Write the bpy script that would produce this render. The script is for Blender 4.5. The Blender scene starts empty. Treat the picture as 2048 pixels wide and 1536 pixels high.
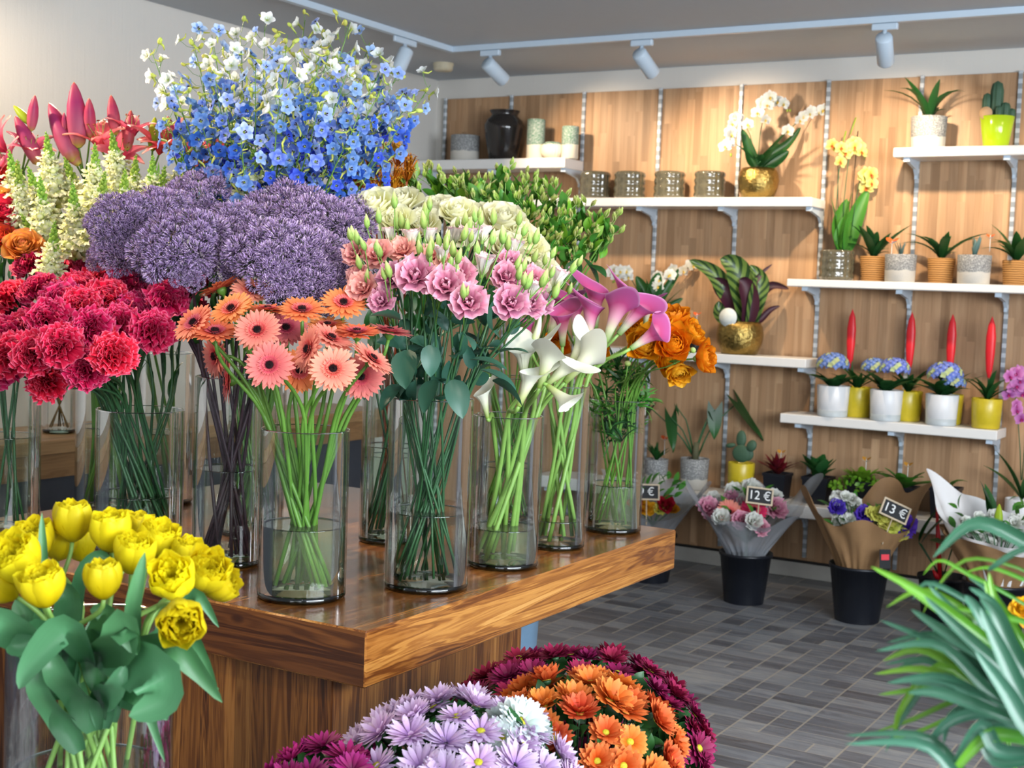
import bpy, math, random
from mathutils import Vector as V, Matrix as M4, Euler
random.seed(7)
rnd=random.random
def U(a,b): return a+(b-a)*rnd()
PI=math.pi
SC=bpy.context.scene; COL=SC.collection
# ------------------------------------------------------------------ camera frame
FPX=2700.0; CH=1.55
_y,_p,_r=[math.radians(a) for a in (30.5,3.95,2.14)]
FW=V((-math.sin(_y)*math.cos(_p),math.cos(_y)*math.cos(_p),-math.sin(_p)))
_R0=V((math.cos(_y),math.sin(_y),0)); _U0=_R0.cross(FW)
RT=_R0*math.cos(_r)+_U0*math.sin(_r); UP=RT.cross(FW)
CAM=V((0,0,CH))
def ray(px,py): return FW+RT*((px-1024)/FPX)-UP*((py-768)/FPX)
def P(px,py,D): return CAM+ray(px,py)*D
def hit(px,py,ax,val):
    d=ray(px,py); return CAM+d*((val-CAM[ax])/d[ax])
def proj(p):
    v=V(p)-CAM; z=v.dot(FW); return (1024+FPX*v.dot(RT)/z,768-FPX*v.dot(UP)/z)
def FD(r,u,c):
    # direction given as seen: right, up, towards the viewer
    return (_R0*r+V((0,0,1))*u-V((FW.x,FW.y,0)).normalized()*c).normalized()
# ------------------------------------------------------------------ materials
MATS={}
class NT:
    def __init__(s,name):
        s.m=bpy.data.materials.new(name); s.m.use_nodes=True; s.t=s.m.node_tree
        s.t.nodes.clear(); s.o=s.n('ShaderNodeOutputMaterial')
    def n(s,typ,**k):
        d=s.t.nodes.new(typ)
        for a,b in k.items():
            if a in d.inputs: s.set(d.inputs[a],b)
            else: setattr(d,a,b)
        return d
    def set(s,i,v):
        if hasattr(v,'is_output') or isinstance(v,bpy.types.NodeSocket): s.t.links.new(v,i)
        else: i.default_value=v
    def ramp(s,fac,stops,interp='LINEAR'):
        r=s.n('ShaderNodeValToRGB'); s.set(r.inputs[0],fac); e=r.color_ramp; e.interpolation=interp
        while len(e.elements)<len(stops): e.elements.new(1)
        for el,(p,c) in zip(e.elements,stops): el.position=p; el.color=c4(c)
        return r.outputs[0]
    def mixc(s,f,a,b,bt='MIX'):
        r=s.n('ShaderNodeMix',data_type='RGBA',blend_type=bt)
        s.set(r.inputs[0],f); s.set(r.inputs[6],a if not isinstance(a,tuple) else c4(a)); s.set(r.inputs[7],b if not isinstance(b,tuple) else c4(b)); return r.outputs[2]
    def math(s,op,a,b=0):
        r=s.n('ShaderNodeMath',operation=op); s.set(r.inputs[0],a); s.set(r.inputs[1],b); return r.outputs[0]
    def map(s,src,scale=(1,1,1),loc=(0,0,0),rot=(0,0,0)):
        m=s.n('ShaderNodeMapping'); s.set(m.inputs[0],src); m.inputs[3].default_value=scale; m.inputs[1].default_value=loc; m.inputs[2].default_value=rot; return m.outputs[0]
    def noise(s,vec,scale,detail=3,rough=.5,dist=0):
        n=s.n('ShaderNodeTexNoise'); s.set(n.inputs['Vector'],vec); n.inputs['Scale'].default_value=scale; n.inputs['Detail'].default_value=detail; n.inputs['Roughness'].default_value=rough; n.inputs['Distortion'].default_value=dist; return n.outputs[0]
    def bump(s,h,st=.3,d=.01):
        b=s.n('ShaderNodeBump'); b.inputs['Strength'].default_value=st; b.inputs['Distance'].default_value=d; s.set(b.inputs['Height'],h); return b.outputs[0]
    def out(s,sh): s.t.links.new(sh,s.o.inputs[0]); return s.m
def c4(c):
    c=tuple(c) if not isinstance(c,str) else hx(c)
    return c if len(c)==4 else c+(1,)
def hx(h):
    f=lambda v:(v/12.92 if v<=.04045 else ((v+.055)/1.055)**2.4)
    return tuple(f(int(h[i:i+2],16)/255) for i in (0,2,4))
def princ(t,col,rough=.5,metal=0,spec=.5,nrm=None,**k):
    p=t.n('ShaderNodeBsdfPrincipled'); t.set(p.inputs['Base Color'],c4(col) if isinstance(col,(tuple,str)) else col)
    t.set(p.inputs['Roughness'],rough); p.inputs['Metallic'].default_value=metal; p.inputs['Specular IOR Level'].default_value=spec
    if nrm: t.set(p.inputs['Normal'],nrm)
    for a,b in k.items(): t.set(p.inputs[a.replace('_',' ')],b)
    return p.outputs[0]
def mplain(name,col,rough=.5,metal=0,spec=.5,var=.12,sc=20,bump=0,**k):
    if name in MATS: return MATS[name]
    t=NT(name); co=t.n('ShaderNodeTexCoord').outputs[3]; c=c4(col); n=t.noise(co,sc)
    cc=t.mixc(n,tuple(x*(1-var) for x in c[:3]),tuple(min(1,x*(1+var)) for x in c[:3]))
    MATS[name]=t.out(princ(t,cc,rough,metal,spec,t.bump(n,bump) if bump else None,**k)); return MATS[name]
def mpetal(name,stops,rough=.55,trans=.3,streak=.12,sfreq=40,edge=None,hue=.03,spec=.25,obj=True):
    # colour runs along the petal (UV v), fine veins along it
    if name in MATS: return MATS[name]
    t=NT(name); uv=t.n('ShaderNodeUVMap').outputs[0]; sep=t.n('ShaderNodeSeparateXYZ'); t.set(sep.inputs[0],uv)
    col=t.ramp(sep.outputs[1],stops)
    n=t.noise(t.map(uv,(sfreq,2,1)),1,2)
    col=t.mixc(t.math('MULTIPLY',n,streak*2),col,t.mixc(.5,col,(0,0,0),'MIX'))
    if edge:
        e=t.math('ABSOLUTE',t.math('SUBTRACT',sep.outputs[0],.5)); e=t.ramp(e,[(.36,(0,0,0)),(.5,(1,1,1))])
        col=t.mixc(e,col,hx(edge))
    hs=t.n('ShaderNodeHueSaturation'); t.set(hs.inputs['Color'],col)
    oi=t.n('ShaderNodeObjectInfo').outputs['Random']
    t.set(hs.inputs['Hue'],t.math('ADD',t.math('MULTIPLY',oi,hue),.5-hue/2)); t.set(hs.inputs['Value'],t.math('ADD',t.math('MULTIPLY',oi,.25),.88))
    col=hs.outputs[0]
    p=princ(t,col,rough,0,spec); tr=t.n('ShaderNodeBsdfTranslucent'); t.set(tr.inputs[0],col)
    mx=t.n('ShaderNodeMixShader'); mx.inputs[0].default_value=trans; t.set(mx.inputs[1],p); t.set(mx.inputs[2],tr.outputs[0])
    MATS[name]=t.out(mx.outputs[0]); return MATS[name]
def mglass(name,tint='F2FAF8',fres=1.45,strength=1.0,rough=.0,wav=0):
    # clear vessel wall: straight-through light plus Fresnel mirror
    if name in MATS: return MATS[name]
    t=NT(name); tr=t.n('ShaderNodeBsdfTransparent'); tr.inputs[0].default_value=c4(tint)
    gl=t.n('ShaderNodeBsdfGlossy'); gl.inputs['Roughness'].default_value=rough
    fr=t.n('ShaderNodeFresnel'); fr.inputs[0].default_value=fres
    if wav:
        co=t.n('ShaderNodeTexCoord').outputs[3]; nn=t.bump(t.noise(t.map(co,(40,40,5)),1,2),wav,.003); t.set(gl.inputs['Normal'],nn)
    mx=t.n('ShaderNodeMixShader'); t.set(mx.inputs[0],t.math('MULTIPLY',fr.outputs[0],strength)); t.set(mx.inputs[1],tr.outputs[0]); t.set(mx.inputs[2],gl.outputs[0])
    MATS[name]=t.out(mx.outputs[0]); return MATS[name]
def mwood(name,stops,axis=1,sc=1.0,board=None,rough=.35,knots=True,joint=None,bdir=0,coat=0,bvar=.35,rl=60,lw=.13):
    """streaky timber; axis = grain axis; board=(width axis, board width)"""
    if name in MATS: return MATS[name]
    t=NT(name); co=t.n('ShaderNodeTexCoord').outputs[3]
    if board:
        wa,bw=board
        sp=t.n('ShaderNodeSeparateXYZ'); t.set(sp.inputs[0],co)
        idx=t.math('FLOOR',t.math('DIVIDE',sp.outputs[wa],bw)); fr=t.math('FRACT',t.math('DIVIDE',sp.outputs[wa],bw))
        wn=t.n('ShaderNodeTexWhiteNoise',noise_dimensions='1D'); t.set(wn.inputs['W'],idx); rv=wn.outputs[0]
        if joint:  # staggered butt joints along the grain
            q=t.math('ADD',t.math('DIVIDE',sp.outputs[axis],joint),t.math('MULTIPLY',rv,7.3)); qi=t.math('FLOOR',q)
            wn2=t.n('ShaderNodeTexWhiteNoise',noise_dimensions='2D'); cv=t.n('ShaderNodeCombineXYZ'); t.set(cv.inputs[0],idx); t.set(cv.inputs[1],qi); t.set(wn2.inputs['Vector'],cv.outputs[0]); rv=wn2.outputs[0]
        cm=t.n('ShaderNodeCombineXYZ'); t.set(cm.inputs[0],t.math('MULTIPLY',rv,9)); t.set(cm.inputs[1],t.math('MULTIPLY',rv,5)); t.set(cm.inputs[2],t.math('MULTIPLY',rv,3))
        va=t.n('ShaderNodeVectorMath',operation='ADD'); t.set(va.inputs[0],co); t.set(va.inputs[1],cm.outputs[0]); vec=va.outputs[0]
    else: vec=co; rv=None
    s=[12*sc]*3; s[axis]=.75*sc
    warp=t.noise(t.map(vec,tuple(x*.35 for x in s)),1,2,.5,.6)
    sep=t.n('ShaderNodeVectorMath',operation='MULTIPLY_ADD'); cw=t.n('ShaderNodeCombineXYZ')
    for i in range(3): t.set(cw.inputs[i],warp)
    t.set(sep.inputs[0],cw.outputs[0]); sep.inputs[1].default_value=(1.6,1.6,1.6); t.set(sep.inputs[2],t.map(vec,tuple(s)))
    rings=t.noise(sep.outputs[0],1.5,4,.55,.5)
    fs=[220]*3; fs[axis]=5
    fine=t.noise(t.map(vec,tuple(fs)),1,3,.6)
    ln=t.math('MULTIPLY',t.math('ADD',t.math('SINE',t.math('MULTIPLY',rings,rl)),1),.5)
    f=t.math('ADD',t.math('MULTIPLY',rings,.86-lw),t.math('ADD',t.math('MULTIPLY',fine,.14),t.math('MULTIPLY',ln,lw)))
    if knots:
        vo=t.n('ShaderNodeTexVoronoi'); ks=[6.5]*3; ks[axis]=3.4; t.set(vo.inputs['Vector'],t.map(vec,tuple(ks))); vo.inputs['Scale'].default_value=1
        k=t.ramp(vo.outputs[0],[(.0,(0,0,0)),(.10,(1,1,1))]); f=t.math('MULTIPLY',f,t.math('ADD',t.math('MULTIPLY',k,.55),.45))
    col=t.ramp(f,stops)
    if rv is not None:
        hs=t.n('ShaderNodeHueSaturation'); t.set(hs.inputs['Color'],col); t.set(hs.inputs['Value'],t.math('ADD',t.math('MULTIPLY',rv,bvar*2),1-bvar)); col=hs.outputs[0]
        e=t.math('ABSOLUTE',t.math('SUBTRACT',fr,.5)); e=t.ramp(e,[(.485,(1,1,1)),(.5,(.55,.5,.45))]); col=t.mixc(1.0,col,e,'MULTIPLY')
    MATS[name]=t.out(princ(t,col,rough,0,.5,t.bump(f,.12,.004),Coat_Weight=coat,Coat_Roughness=.12)); return MATS[name]
# ------------------------------------------------------------------ mesh building
class MB:
    def __init__(s): s.v=[]; s.f=[]; s.uv=[]; s.mi=[]; s.flat=set()
    def add(s,vs,fs,uvs=None,mi=0,M=None):
        o=len(s.v)
        s.v+= [tuple(M@V(v)) for v in vs] if M is not None else [tuple(v) for v in vs]
        for k,f in enumerate(fs):
            s.f.append(tuple(i+o for i in f)); s.mi.append(mi)
            s.uv.append([uvs[i] if uvs else (.5,.5) for i in f])
    def mesh(s,name,mats,smooth=True):
        me=bpy.data.meshes.new(name); me.from_pydata(s.v,[],s.f)
        for m in (mats if isinstance(mats,(list,tuple)) else [mats]): me.materials.append(m)
        me.polygons.foreach_set('material_index',s.mi); me.polygons.foreach_set('use_smooth',[smooth]*len(s.f))
        ul=me.uv_layers.new(name='UVMap'); ul.data.foreach_set('uv',[c for q in s.uv for w in q for c in w]); me.update(); return me
    def grid(s,fn,nu,nv,mi=0,M=None,closeu=False,flip=False):
        vs=[];uv=[]
        for j in range(nv+1):
            for i in range(nu+(0 if closeu else 1)):
                u=i/nu; v=j/nv; vs.append(fn(u,v)); uv.append((u,v))
        w=nu if closeu else nu+1; fs=[]
        for j in range(nv):
            for i in range(nu):
                a=j*w+i; b=j*w+(i+1)%w; q=(a,b,b+w,a+w); fs.append(q[::-1] if flip else q)
        s.add(vs,fs,uv,mi,M)
    def box(s,a,b,mi=0,M=None,bev=0):
        x0,y0,z0=a;x1,y1,z1=b
        if bev:
            c=bev; vs=[];
            # chamfered box: three vertices at each corner
            idx={}
            for i,(x,sx) in enumerate(((x0,1),(x1,-1))):
                for j,(y,sy) in enumerate(((y0,1),(y1,-1))):
                    for k,(z,sz) in enumerate(((z0,1),(z1,-1))):
                        for d,pv in enumerate(((x,y+sy*c,z+sz*c),(x+sx*c,y,z+sz*c),(x+sx*c,y+sy*c,z))):
                            idx[i,j,k,d]=len(vs); vs.append(pv)
            I=idx; fs=[]
            for i in (0,1):
                q=[I[i,0,0,0],I[i,1,0,0],I[i,1,1,0],I[i,0,1,0]]; fs.append(q if i else q[::-1])
                q=[I[0,i,0,1],I[1,i,0,1],I[1,i,1,1],I[0,i,1,1]]; fs.append(q[::-1] if i else q)
                q=[I[0,0,i,2],I[1,0,i,2],I[1,1,i,2],I[0,1,i,2]]; fs.append(q if i else q[::-1])
            for a_ in (0,1):
                for b_ in (0,1):
                    fs.append([I[0,a_,b_,1],I[1,a_,b_,1],I[1,a_,b_,2],I[0,a_,b_,2]])
                    fs.append([I[a_,0,b_,0],I[a_,1,b_,0],I[a_,1,b_,2],I[a_,0,b_,2]])
                    fs.append([I[a_,b_,0,0],I[a_,b_,1,0],I[a_,b_,1,1],I[a_,b_,0,1]])
                    for c_ in (0,1): fs.append([I[a_,b_,c_,0],I[a_,b_,c_,1],I[a_,b_,c_,2]])
            s.add(vs,fs,None,mi,M); return s
        vs=[(x,y,z) for z in (z0,z1) for y in (y0,y1) for x in (x0,x1)]
        s.add(vs,[(0,2,3,1),(4,5,7,6),(0,1,5,4),(2,6,7,3),(0,4,6,2),(1,3,7,5)],None,mi,M); return s
    def lathe(s,prof,n=32,mi=0,M=None,rib=None):
        """prof: (r,z) list bottom to top; rib(angle,z)->radius factor"""
        vs=[];uv=[]
        L=len(prof)
        for j,(r,z) in enumerate(prof):
            for i in range(n):
                a=2*PI*i/n; q=r*(rib(a,z) if rib else 1); vs.append((q*math.cos(a),q*math.sin(a),z)); uv.append((i/n,j/max(1,L-1)))
        fs=[(j*n+i,j*n+(i+1)%n,(j+1)*n+(i+1)%n,(j+1)*n+i) for j in range(L-1) for i in range(n)]
        s.add(vs,fs,uv,mi,M); return s
    def tube(s,pts,rad,n=6,mi=0,cap=True,M=None):
        pts=[V(p) for p in pts]; K=len(pts)
        R=rad if isinstance(rad,(list,tuple)) else [rad]*K
        vs=[];uv=[]; t0=(pts[1]-pts[0]).normalized(); x=t0.orthogonal().normalized()
        for k in range(K):
            t=(pts[min(k+1,K-1)]-pts[max(k-1,0)]).normalized(); x=(x-t*x.dot(t)).normalized(); y=t.cross(x)
            for i in range(n):
                a=2*PI*i/n; vs.append(pts[k]+(x*math.cos(a)+y*math.sin(a))*R[k]); uv.append((i/n,k/(K-1)))
        fs=[(k*n+i,k*n+(i+1)%n,(k+1)*n+(i+1)%n,(k+1)*n+i) for k in range(K-1) for i in range(n)]
        if cap: fs+= [tuple(range(n-1,-1,-1)),tuple(range((K-1)*n,K*n))]
        s.add(vs,fs,uv,mi,M); return s
    def ell(s,c,r,n=10,m=6,mi=0,M=None):
        """ellipsoid along z"""
        T=M4.Translation(c)@M4.Diagonal((r[0],r[1],r[2],1)); T=(M@T) if M is not None else T
        s.lathe([(max(1e-4,math.sin(PI*j/m)),-math.cos(PI*j/m)) for j in range(m+1)],n,mi,T); return s
    def blade(s,M,L,W,prof,a0=0,a1=0,cup=0,nu=4,nv=6,ruf=0,fr=3,mi=0,tw=0,ph=0,fold=0,asym=0):
        """petal or leaf: rises from the origin, leans from angle a0 to a1 (z towards y)"""
        cs=[V((0,0,0))]
        for j in range(nv):
            a=a0+(a1-a0)*(j+.5)/nv; cs.append(cs[-1]+V((0,math.sin(a),math.cos(a)))*(L/nv))
        def fn(u,v):
            j=int(round(v*nv)); a=a0+(a1-a0)*v; n=V((0,math.cos(a),-math.sin(a))); x=(u*2-1); w=W*.5*prof(v)
            t=tw*v; px=V((math.cos(t),0,0))+n*math.sin(t)
            off=-cup*x*x*w*2-fold*abs(x)*w+ruf*v*math.sin(fr*x*PI+ph+v*5)
            return cs[j]+px*(x*w)+n*off+V((asym*v*v*L,0,0))
        s.grid(fn,nu,nv,mi,M)
def frame(p,z,spin=0,s=1):
    """matrix with local z along z at point p"""
    z=V(z).normalized(); q=z.to_track_quat('Z','Y'); return M4.Translation(p)@q.to_matrix().to_4x4()@M4.Rotation(spin,4,'Z')@M4.Scale(s,4)
RZ=lambda a:M4.Rotation(a,4,'Z')
RX=lambda a:M4.Rotation(a,4,'X')
T=M4.Translation
pr_round=lambda v:(math.sin(PI*min(1,v*.93+.05))**.6)
pr_leaf=lambda v:math.sin(PI*min(1,v**.8*.985+.01))**.9+.02
pr_long=lambda v:min(1,.35+v*1.6)*(1-max(0,v-.72)**2*11)**.5 if v<1 else .15
pr_fan=lambda v:.18+.82*v**.8
pr_strap=lambda v:min(1,.5+3*v)*(1-v**4)+.03
# ------------------------------------------------------------------ objects
def tag(o,label=None,cat=None,group=None,kind=None):
    if label: o['label']=label
    if cat: o['category']=cat
    if group: o['group']=group
    if kind: o['kind']=kind
    return o
def link(name,data,parent=None,Mw=None):
    o=bpy.data.objects.new(name,data); COL.objects.link(o)
    Mw=Mw if Mw is not None else M4.Identity(4)
    if parent is not None:
        o.parent=parent; o.matrix_basis=WM[parent.name].inverted()@Mw
    else: o.matrix_basis=Mw
    WM[o.name]=Mw; return o
WM={}
def thing(name,label,cat,loc,group=None):
    return tag(link(name,None,None,T(loc)),label,cat,group)
def part(name,mb,mats,parent,Mw=None,smooth=True,label=None):
    """mesh part; a builder's vertices are world coordinates unless Mw is given"""
    if isinstance(mb,MB):
        if Mw is None:
            Mw=WM[parent.name].copy() if parent is not None else M4.Identity(4); inv=Mw.inverted(); mb.v=[tuple(inv@V(v)) for v in mb.v]
        me=mb.mesh(name,mats,smooth)
    else: me=mb
    if isinstance(me,tuple):      # a bloom with sub-parts of its own look
        o=link(name,me[0],parent,Mw)
        for nm,sm in me[1:]: link(nm,sm,o,Mw)
        return o
    o=link(name,me,parent,Mw)
    if label: o['label']=label
    return o
def struct(name,mb,mats,smooth=False): return tag(part(name,mb,mats,None,smooth=smooth),kind='structure')
ORD=['first','second','third','fourth','fifth','sixth','seventh','eighth','ninth','tenth','eleventh','twelfth']
def rank(items,kind,where,rows=3):
    """labels by row and place for blooms nothing else tells apart; items: (object, px, py)"""
    names={1:[''],2:['upper row','lower row'],3:['top row','middle row','bottom row'],4:['top row','second row down','third row down','bottom row'],5:['top row','second row down','third row down','fourth row down','bottom row']}[rows]
    it=sorted(items,key=lambda a:a[2]); n=len(it); k=0
    for r in range(rows):
        e=round(n*(r+1)/rows); row=sorted(it[k:e],key=lambda a:a[1]); k=e; m=len(row)
        for i,(o,_,_) in enumerate(row):
            pos=('leftmost' if i==0 else 'rightmost' if i==m-1 else (ORD[i]+' from left' if i<=m//2 else ORD[m-1-i]+' from right')) if m>1 else 'single one'
            if not o.get('label'): o['label']=f"{kind}, {pos}"+(f" in {names[r]}" if rows>1 else '')+f" {where}"
# ================================================================== materials
M_WALL=None
def wall_mat():
    t=NT('wall_paint'); co=t.n('ShaderNodeTexCoord').outputs[3]
    n=t.noise(t.map(co,(60,60,4)),1,3); n2=t.noise(co,90,2)
    return t.out(princ(t,hx('DCD8D1'),.9,0,.2,t.bump(t.math('ADD',n,t.math('MULTIPLY',n2,.4)),.35,.004)))
M_WALL=wall_mat()
M_CEIL=mplain('ceiling_paint',hx('C2C9D0'),.95,var=.02)
M_PANEL=mwood('oak_panel',[(.25,hx('8E6B4A')),(.5,hx('B28C68')),(.75,hx('CBA782'))],axis=2,sc=.8,board=(0,.047),joint=.42,rough=.5,knots=False,bvar=.14,lw=.03)
M_SHEES=mwood('sheesham_edge',[(.2,hx('241006')),(.36,hx('6B3A17')),(.5,hx('A0652C')),(.62,hx('C88C45')),(.8,hx('E2AF68'))],axis=1,sc=.9,rough=.3,coat=.4)
M_SHTOP=mwood('sheesham_top',[(.2,hx('1C0C05')),(.38,hx('552C12')),(.55,hx('8A5426')),(.75,hx('BB8040'))],axis=1,sc=.9,board=(0,.14),rough=.24,coat=.6,bvar=.22)
M_SHPED=mwood('sheesham_planks',[(.22,hx('1A0B04')),(.4,hx('5A3013')),(.55,hx('8F5A28')),(.75,hx('BE8646'))],axis=2,sc=.9,board=(1,.115),rough=.35,coat=.3,bvar=.3)
M_SHPEX=mwood('sheesham_planks_front',[(.22,hx('1A0B04')),(.4,hx('5A3013')),(.55,hx('8F5A28')),(.75,hx('BE8646'))],axis=2,sc=.9,board=(0,.115),rough=.35,coat=.3,bvar=.3)
M_WHITE=mplain('white_laminate',hx('EEECE8'),.35,var=.02)
M_BRKT=mplain('white_steel',hx('C6D6E4'),.4,var=.02)
M_RAIL=None
def rail_mat():
    t=NT('slotted_rail'); co=t.n('ShaderNodeTexCoord').outputs[3]; sp=t.n('ShaderNodeSeparateXYZ'); t.set(sp.inputs[0],co)
    f=t.math('FRACT',t.math('MULTIPLY',sp.outputs[2],1/.05)); c=t.ramp(f,[(.0,hx('C9D0D6')),(.42,hx('C9D0D6')),(.5,hx('989FA4')),(.92,hx('989FA4'))])
    return t.out(princ(t,c,.35,.2))
M_RAIL=rail_mat()
def floor_mat():
    t=NT('slate_tiles'); co=t.n('ShaderNodeTexCoord').outputs[3]; sp=t.n('ShaderNodeSeparateXYZ'); t.set(sp.inputs[0],co)
    X=t.math('DIVIDE',t.math('ADD',sp.outputs[0],.04),.21); Y=t.math('DIVIDE',sp.outputs[1],.104)
    fx,fy,cx,ry=t.math('FRACT',X),t.math('FRACT',Y),t.math('FLOOR',X),t.math('FLOOR',Y)
    def wn(a,b):
        c=t.n('ShaderNodeCombineXYZ'); t.set(c.inputs[0],a); t.set(c.inputs[1],b); w=t.n('ShaderNodeTexWhiteNoise',noise_dimensions='2D'); t.set(w.inputs['Vector'],c.outputs[0]); return w.outputs[0]
    half=t.math('GREATER_THAN',wn(t.math('MULTIPLY',cx,1.7),t.math('ADD',ry,.5)),.52); right=t.math('MULTIPLY',half,t.math('GREATER_THAN',fx,.5))
    tid=wn(t.math('ADD',t.math('MULTIPLY',cx,2),right),ry)
    def line(f,c,w): return t.math('LESS_THAN',t.math('ABSOLUTE',t.math('SUBTRACT',f,c)),w)
    m=t.math('MAXIMUM',line(fx,0,.018),line(fx,1,.018)); m=t.math('MAXIMUM',m,t.math('MULTIPLY',t.math('MAXIMUM',line(fy,0,.022),line(fy,1,.022)),.75)); m=t.math('MAXIMUM',m,t.math('MULTIPLY',half,line(fx,.5,.018)))
    n=t.noise(t.map(co,(3,24,1)),1,5,.65,1.5)
    f=t.math('ADD',t.math('MULTIPLY',n,.72),t.math('MULTIPLY',tid,.30))
    c=t.ramp(f,[(.22,hx('3A3C42')),(.45,hx('6A6E76')),(.62,hx('8E9297')),(.82,hx('B4B3AF'))])
    hs=t.noise(co,2.2,2); c=t.mixc(t.math('MULTIPLY',hs,.3),c,hx('85776A'))
    c=t.mixc(t.math('MULTIPLY',m,.8),c,hx('B5AA98'))
    return t.out(princ(t,c,t.math('ADD',t.math('MULTIPLY',n,.25),.2),0,.5,t.bump(t.math('SUBTRACT',t.math('MULTIPLY',n,.4),m),.3,.004)))
M_FLOOR=floor_mat()
M_GLASS=mglass('clear_glass','FCFEFD',1.45,.6)
M_RIM=mglass('glass_rim','9FBDB4',1.7,2.2)
M_WLINE=mglass('water_line','B4C8BC',1.6,2.0)
M_GBASE=mglass('glass_base','CFE6DC',1.6,1.5)
M_WATER=mglass('water','FAFDF8',1.33,.8)
def mcloud():
    t=NT('cloudy_water'); tr=t.n('ShaderNodeBsdfTransparent'); tr.inputs[0].default_value=c4(hx('F0F5E6')); d=t.n('ShaderNodeBsdfDiffuse'); d.inputs[0].default_value=c4(hx('C4CFA8')); tl=t.n('ShaderNodeBsdfGlossy'); tl.inputs['Roughness'].default_value=0
    a=t.n('ShaderNodeMixShader'); a.inputs[0].default_value=.14; t.set(a.inputs[1],tr.outputs[0]); t.set(a.inputs[2],d.outputs[0]); b=t.n('ShaderNodeMixShader'); f=t.n('ShaderNodeFresnel'); f.inputs[0].default_value=1.33; t.set(b.inputs[0],f.outputs[0]); t.set(b.inputs[1],a.outputs[0]); t.set(b.inputs[2],tl.outputs[0]); return t.out(b.outputs[0])
M_CLOUDW=mcloud()
# ================================================================== the room
XL,YB,ZC=-4.957,7.33,2.885
struct('floor',MB().box((XL-.1,-3.5,-.1),(3.6,YB+.1,0)),M_FLOOR)
struct('wall_back',MB().box((XL-.1,YB,0),(3.6,YB+.12,ZC)),M_WALL)
struct('wall_left',MB().box((XL-.12,-3.5,0),(XL,YB,ZC)),M_WALL)
struct('ceiling',MB().box((XL-.12,-.6,ZC),(3.6,YB+.12,ZC+.12)),M_CEIL)
struct('baseboard_back',MB().box((XL,YB-.028,0),(3.6,YB,.085),bev=.004),mplain('baseboard_grey',hx('B9B6AE'),.5))
struct('wall_back_panelling',MB().box((-4.873,YB-.02,.10),(3.6,YB,2.76),bev=.002),M_PANEL)
struct('gap_shade_1',MB().box((-4.873,YB-.024,.085),(3.6,YB,.10)),mplain('dark_gap',hx('1D1A18'),.6))  # dark strip in place of the open gap, its shade put in as colour
# slotted rails
RAILX=[-4.873,-4.38,-3.87,-3.365,-2.865,-2.36,-1.855,-1.36,-.86]
rw=['beside the left wall','behind the dark glass jar','at the end of the top left shelf','behind the third bubble glass candle pot','beside the gold orchid pot','left of the yellow orchid','behind the topmost right shelf','behind the cactus in the lime pot','beyond the cactus shelf']
for i,x in enumerate(RAILX):
    mb=MB().box((x-.0105,YB-.036,.12),(x+.0105,YB-.0195,2.765),bev=.002)
    o=part('shelf_rail',mb,M_RAIL,None,smooth=False); tag(o,'slotted white steel shelf rail '+rw[i],'shelf rail','slotted rails on the wood panelling')
def shelf(label,x0,x1,zt,th,rails,y0=7.05):
    r=thing('wall_shelf',label,'shelf',((x0+x1)/2,YB-.04,zt-th),'white wall shelves')
    part('board',MB().box((x0,y0,zt-th),(x1,YB-.04,zt),bev=.004),M_WHITE,r,smooth=False)
    for x in rails:
        mb=MB(); z1=zt-th
        # arm tapering from the wall to the front edge
        yf=y0+.03; yb=YB-.036; h=.075
        vs=[]; w=.008
        pr=[(yf,z1),(yb,z1),(yb,z1-h-.02),(yb-.016,z1-h-.02),(yb-.016,z1-h),(yb-.05,z1-h+.03),(yf,z1-.018)]
        n=len(pr)
        for sx in (-w,w): vs+=[(x+sx,a,b) for a,b in pr]
        fs=[tuple(range(n-1,-1,-1)),tuple(range(n,2*n))]+[(i,(i+1)%n,(i+1)%n+n,i+n) for i in range(n)]
        mb.add(vs,fs); mb.box((x-.016,yf-.008,z1-.022),(x+.016,yf+.012,z1))
        part('bracket',mb,M_BRKT,r,smooth=False)
SH=dict(A=2.345,B=2.108,C=2.36,D=1.67,E=1.242,F=.94,G=.458)
shelf('white shelf with the dark glass jar, highest on the panelling by the left wall',XL+.003,-3.85,SH['A'],.06,(-4.873,-4.38,-3.87))
shelf('white shelf carrying the bubble glass pots and the white orchid',-4.06,-2.34,SH['B'],.05,(-3.87,-3.365,-2.865,-2.36))
shelf('short high white shelf with the lime pot of cactus',-1.92,-.8,SH['C'],.048,(-1.855,-1.36,-.86))
shelf('long white shelf with woven baskets and speckled pots',-2.455,-.8,SH['D'],.04,(-2.36,-1.855,-1.36,-.86))
shelf('white shelf carrying the large gold pot with striped foliage',-3.6,-2.325,SH['E'],.05,(-3.365,-2.865,-2.36))
shelf('white shelf carrying the blue hydrangeas in white pots',-2.455,-1.32,SH['F'],.05,(-2.36,-1.855,-1.36))
shelf('lowest long white shelf with black nursery pots',-3.95,-.6,SH['G'],.07,(-3.87,-3.365,-2.865,-2.36,-1.855,-1.36,-.86),y0=7.0)
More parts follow.
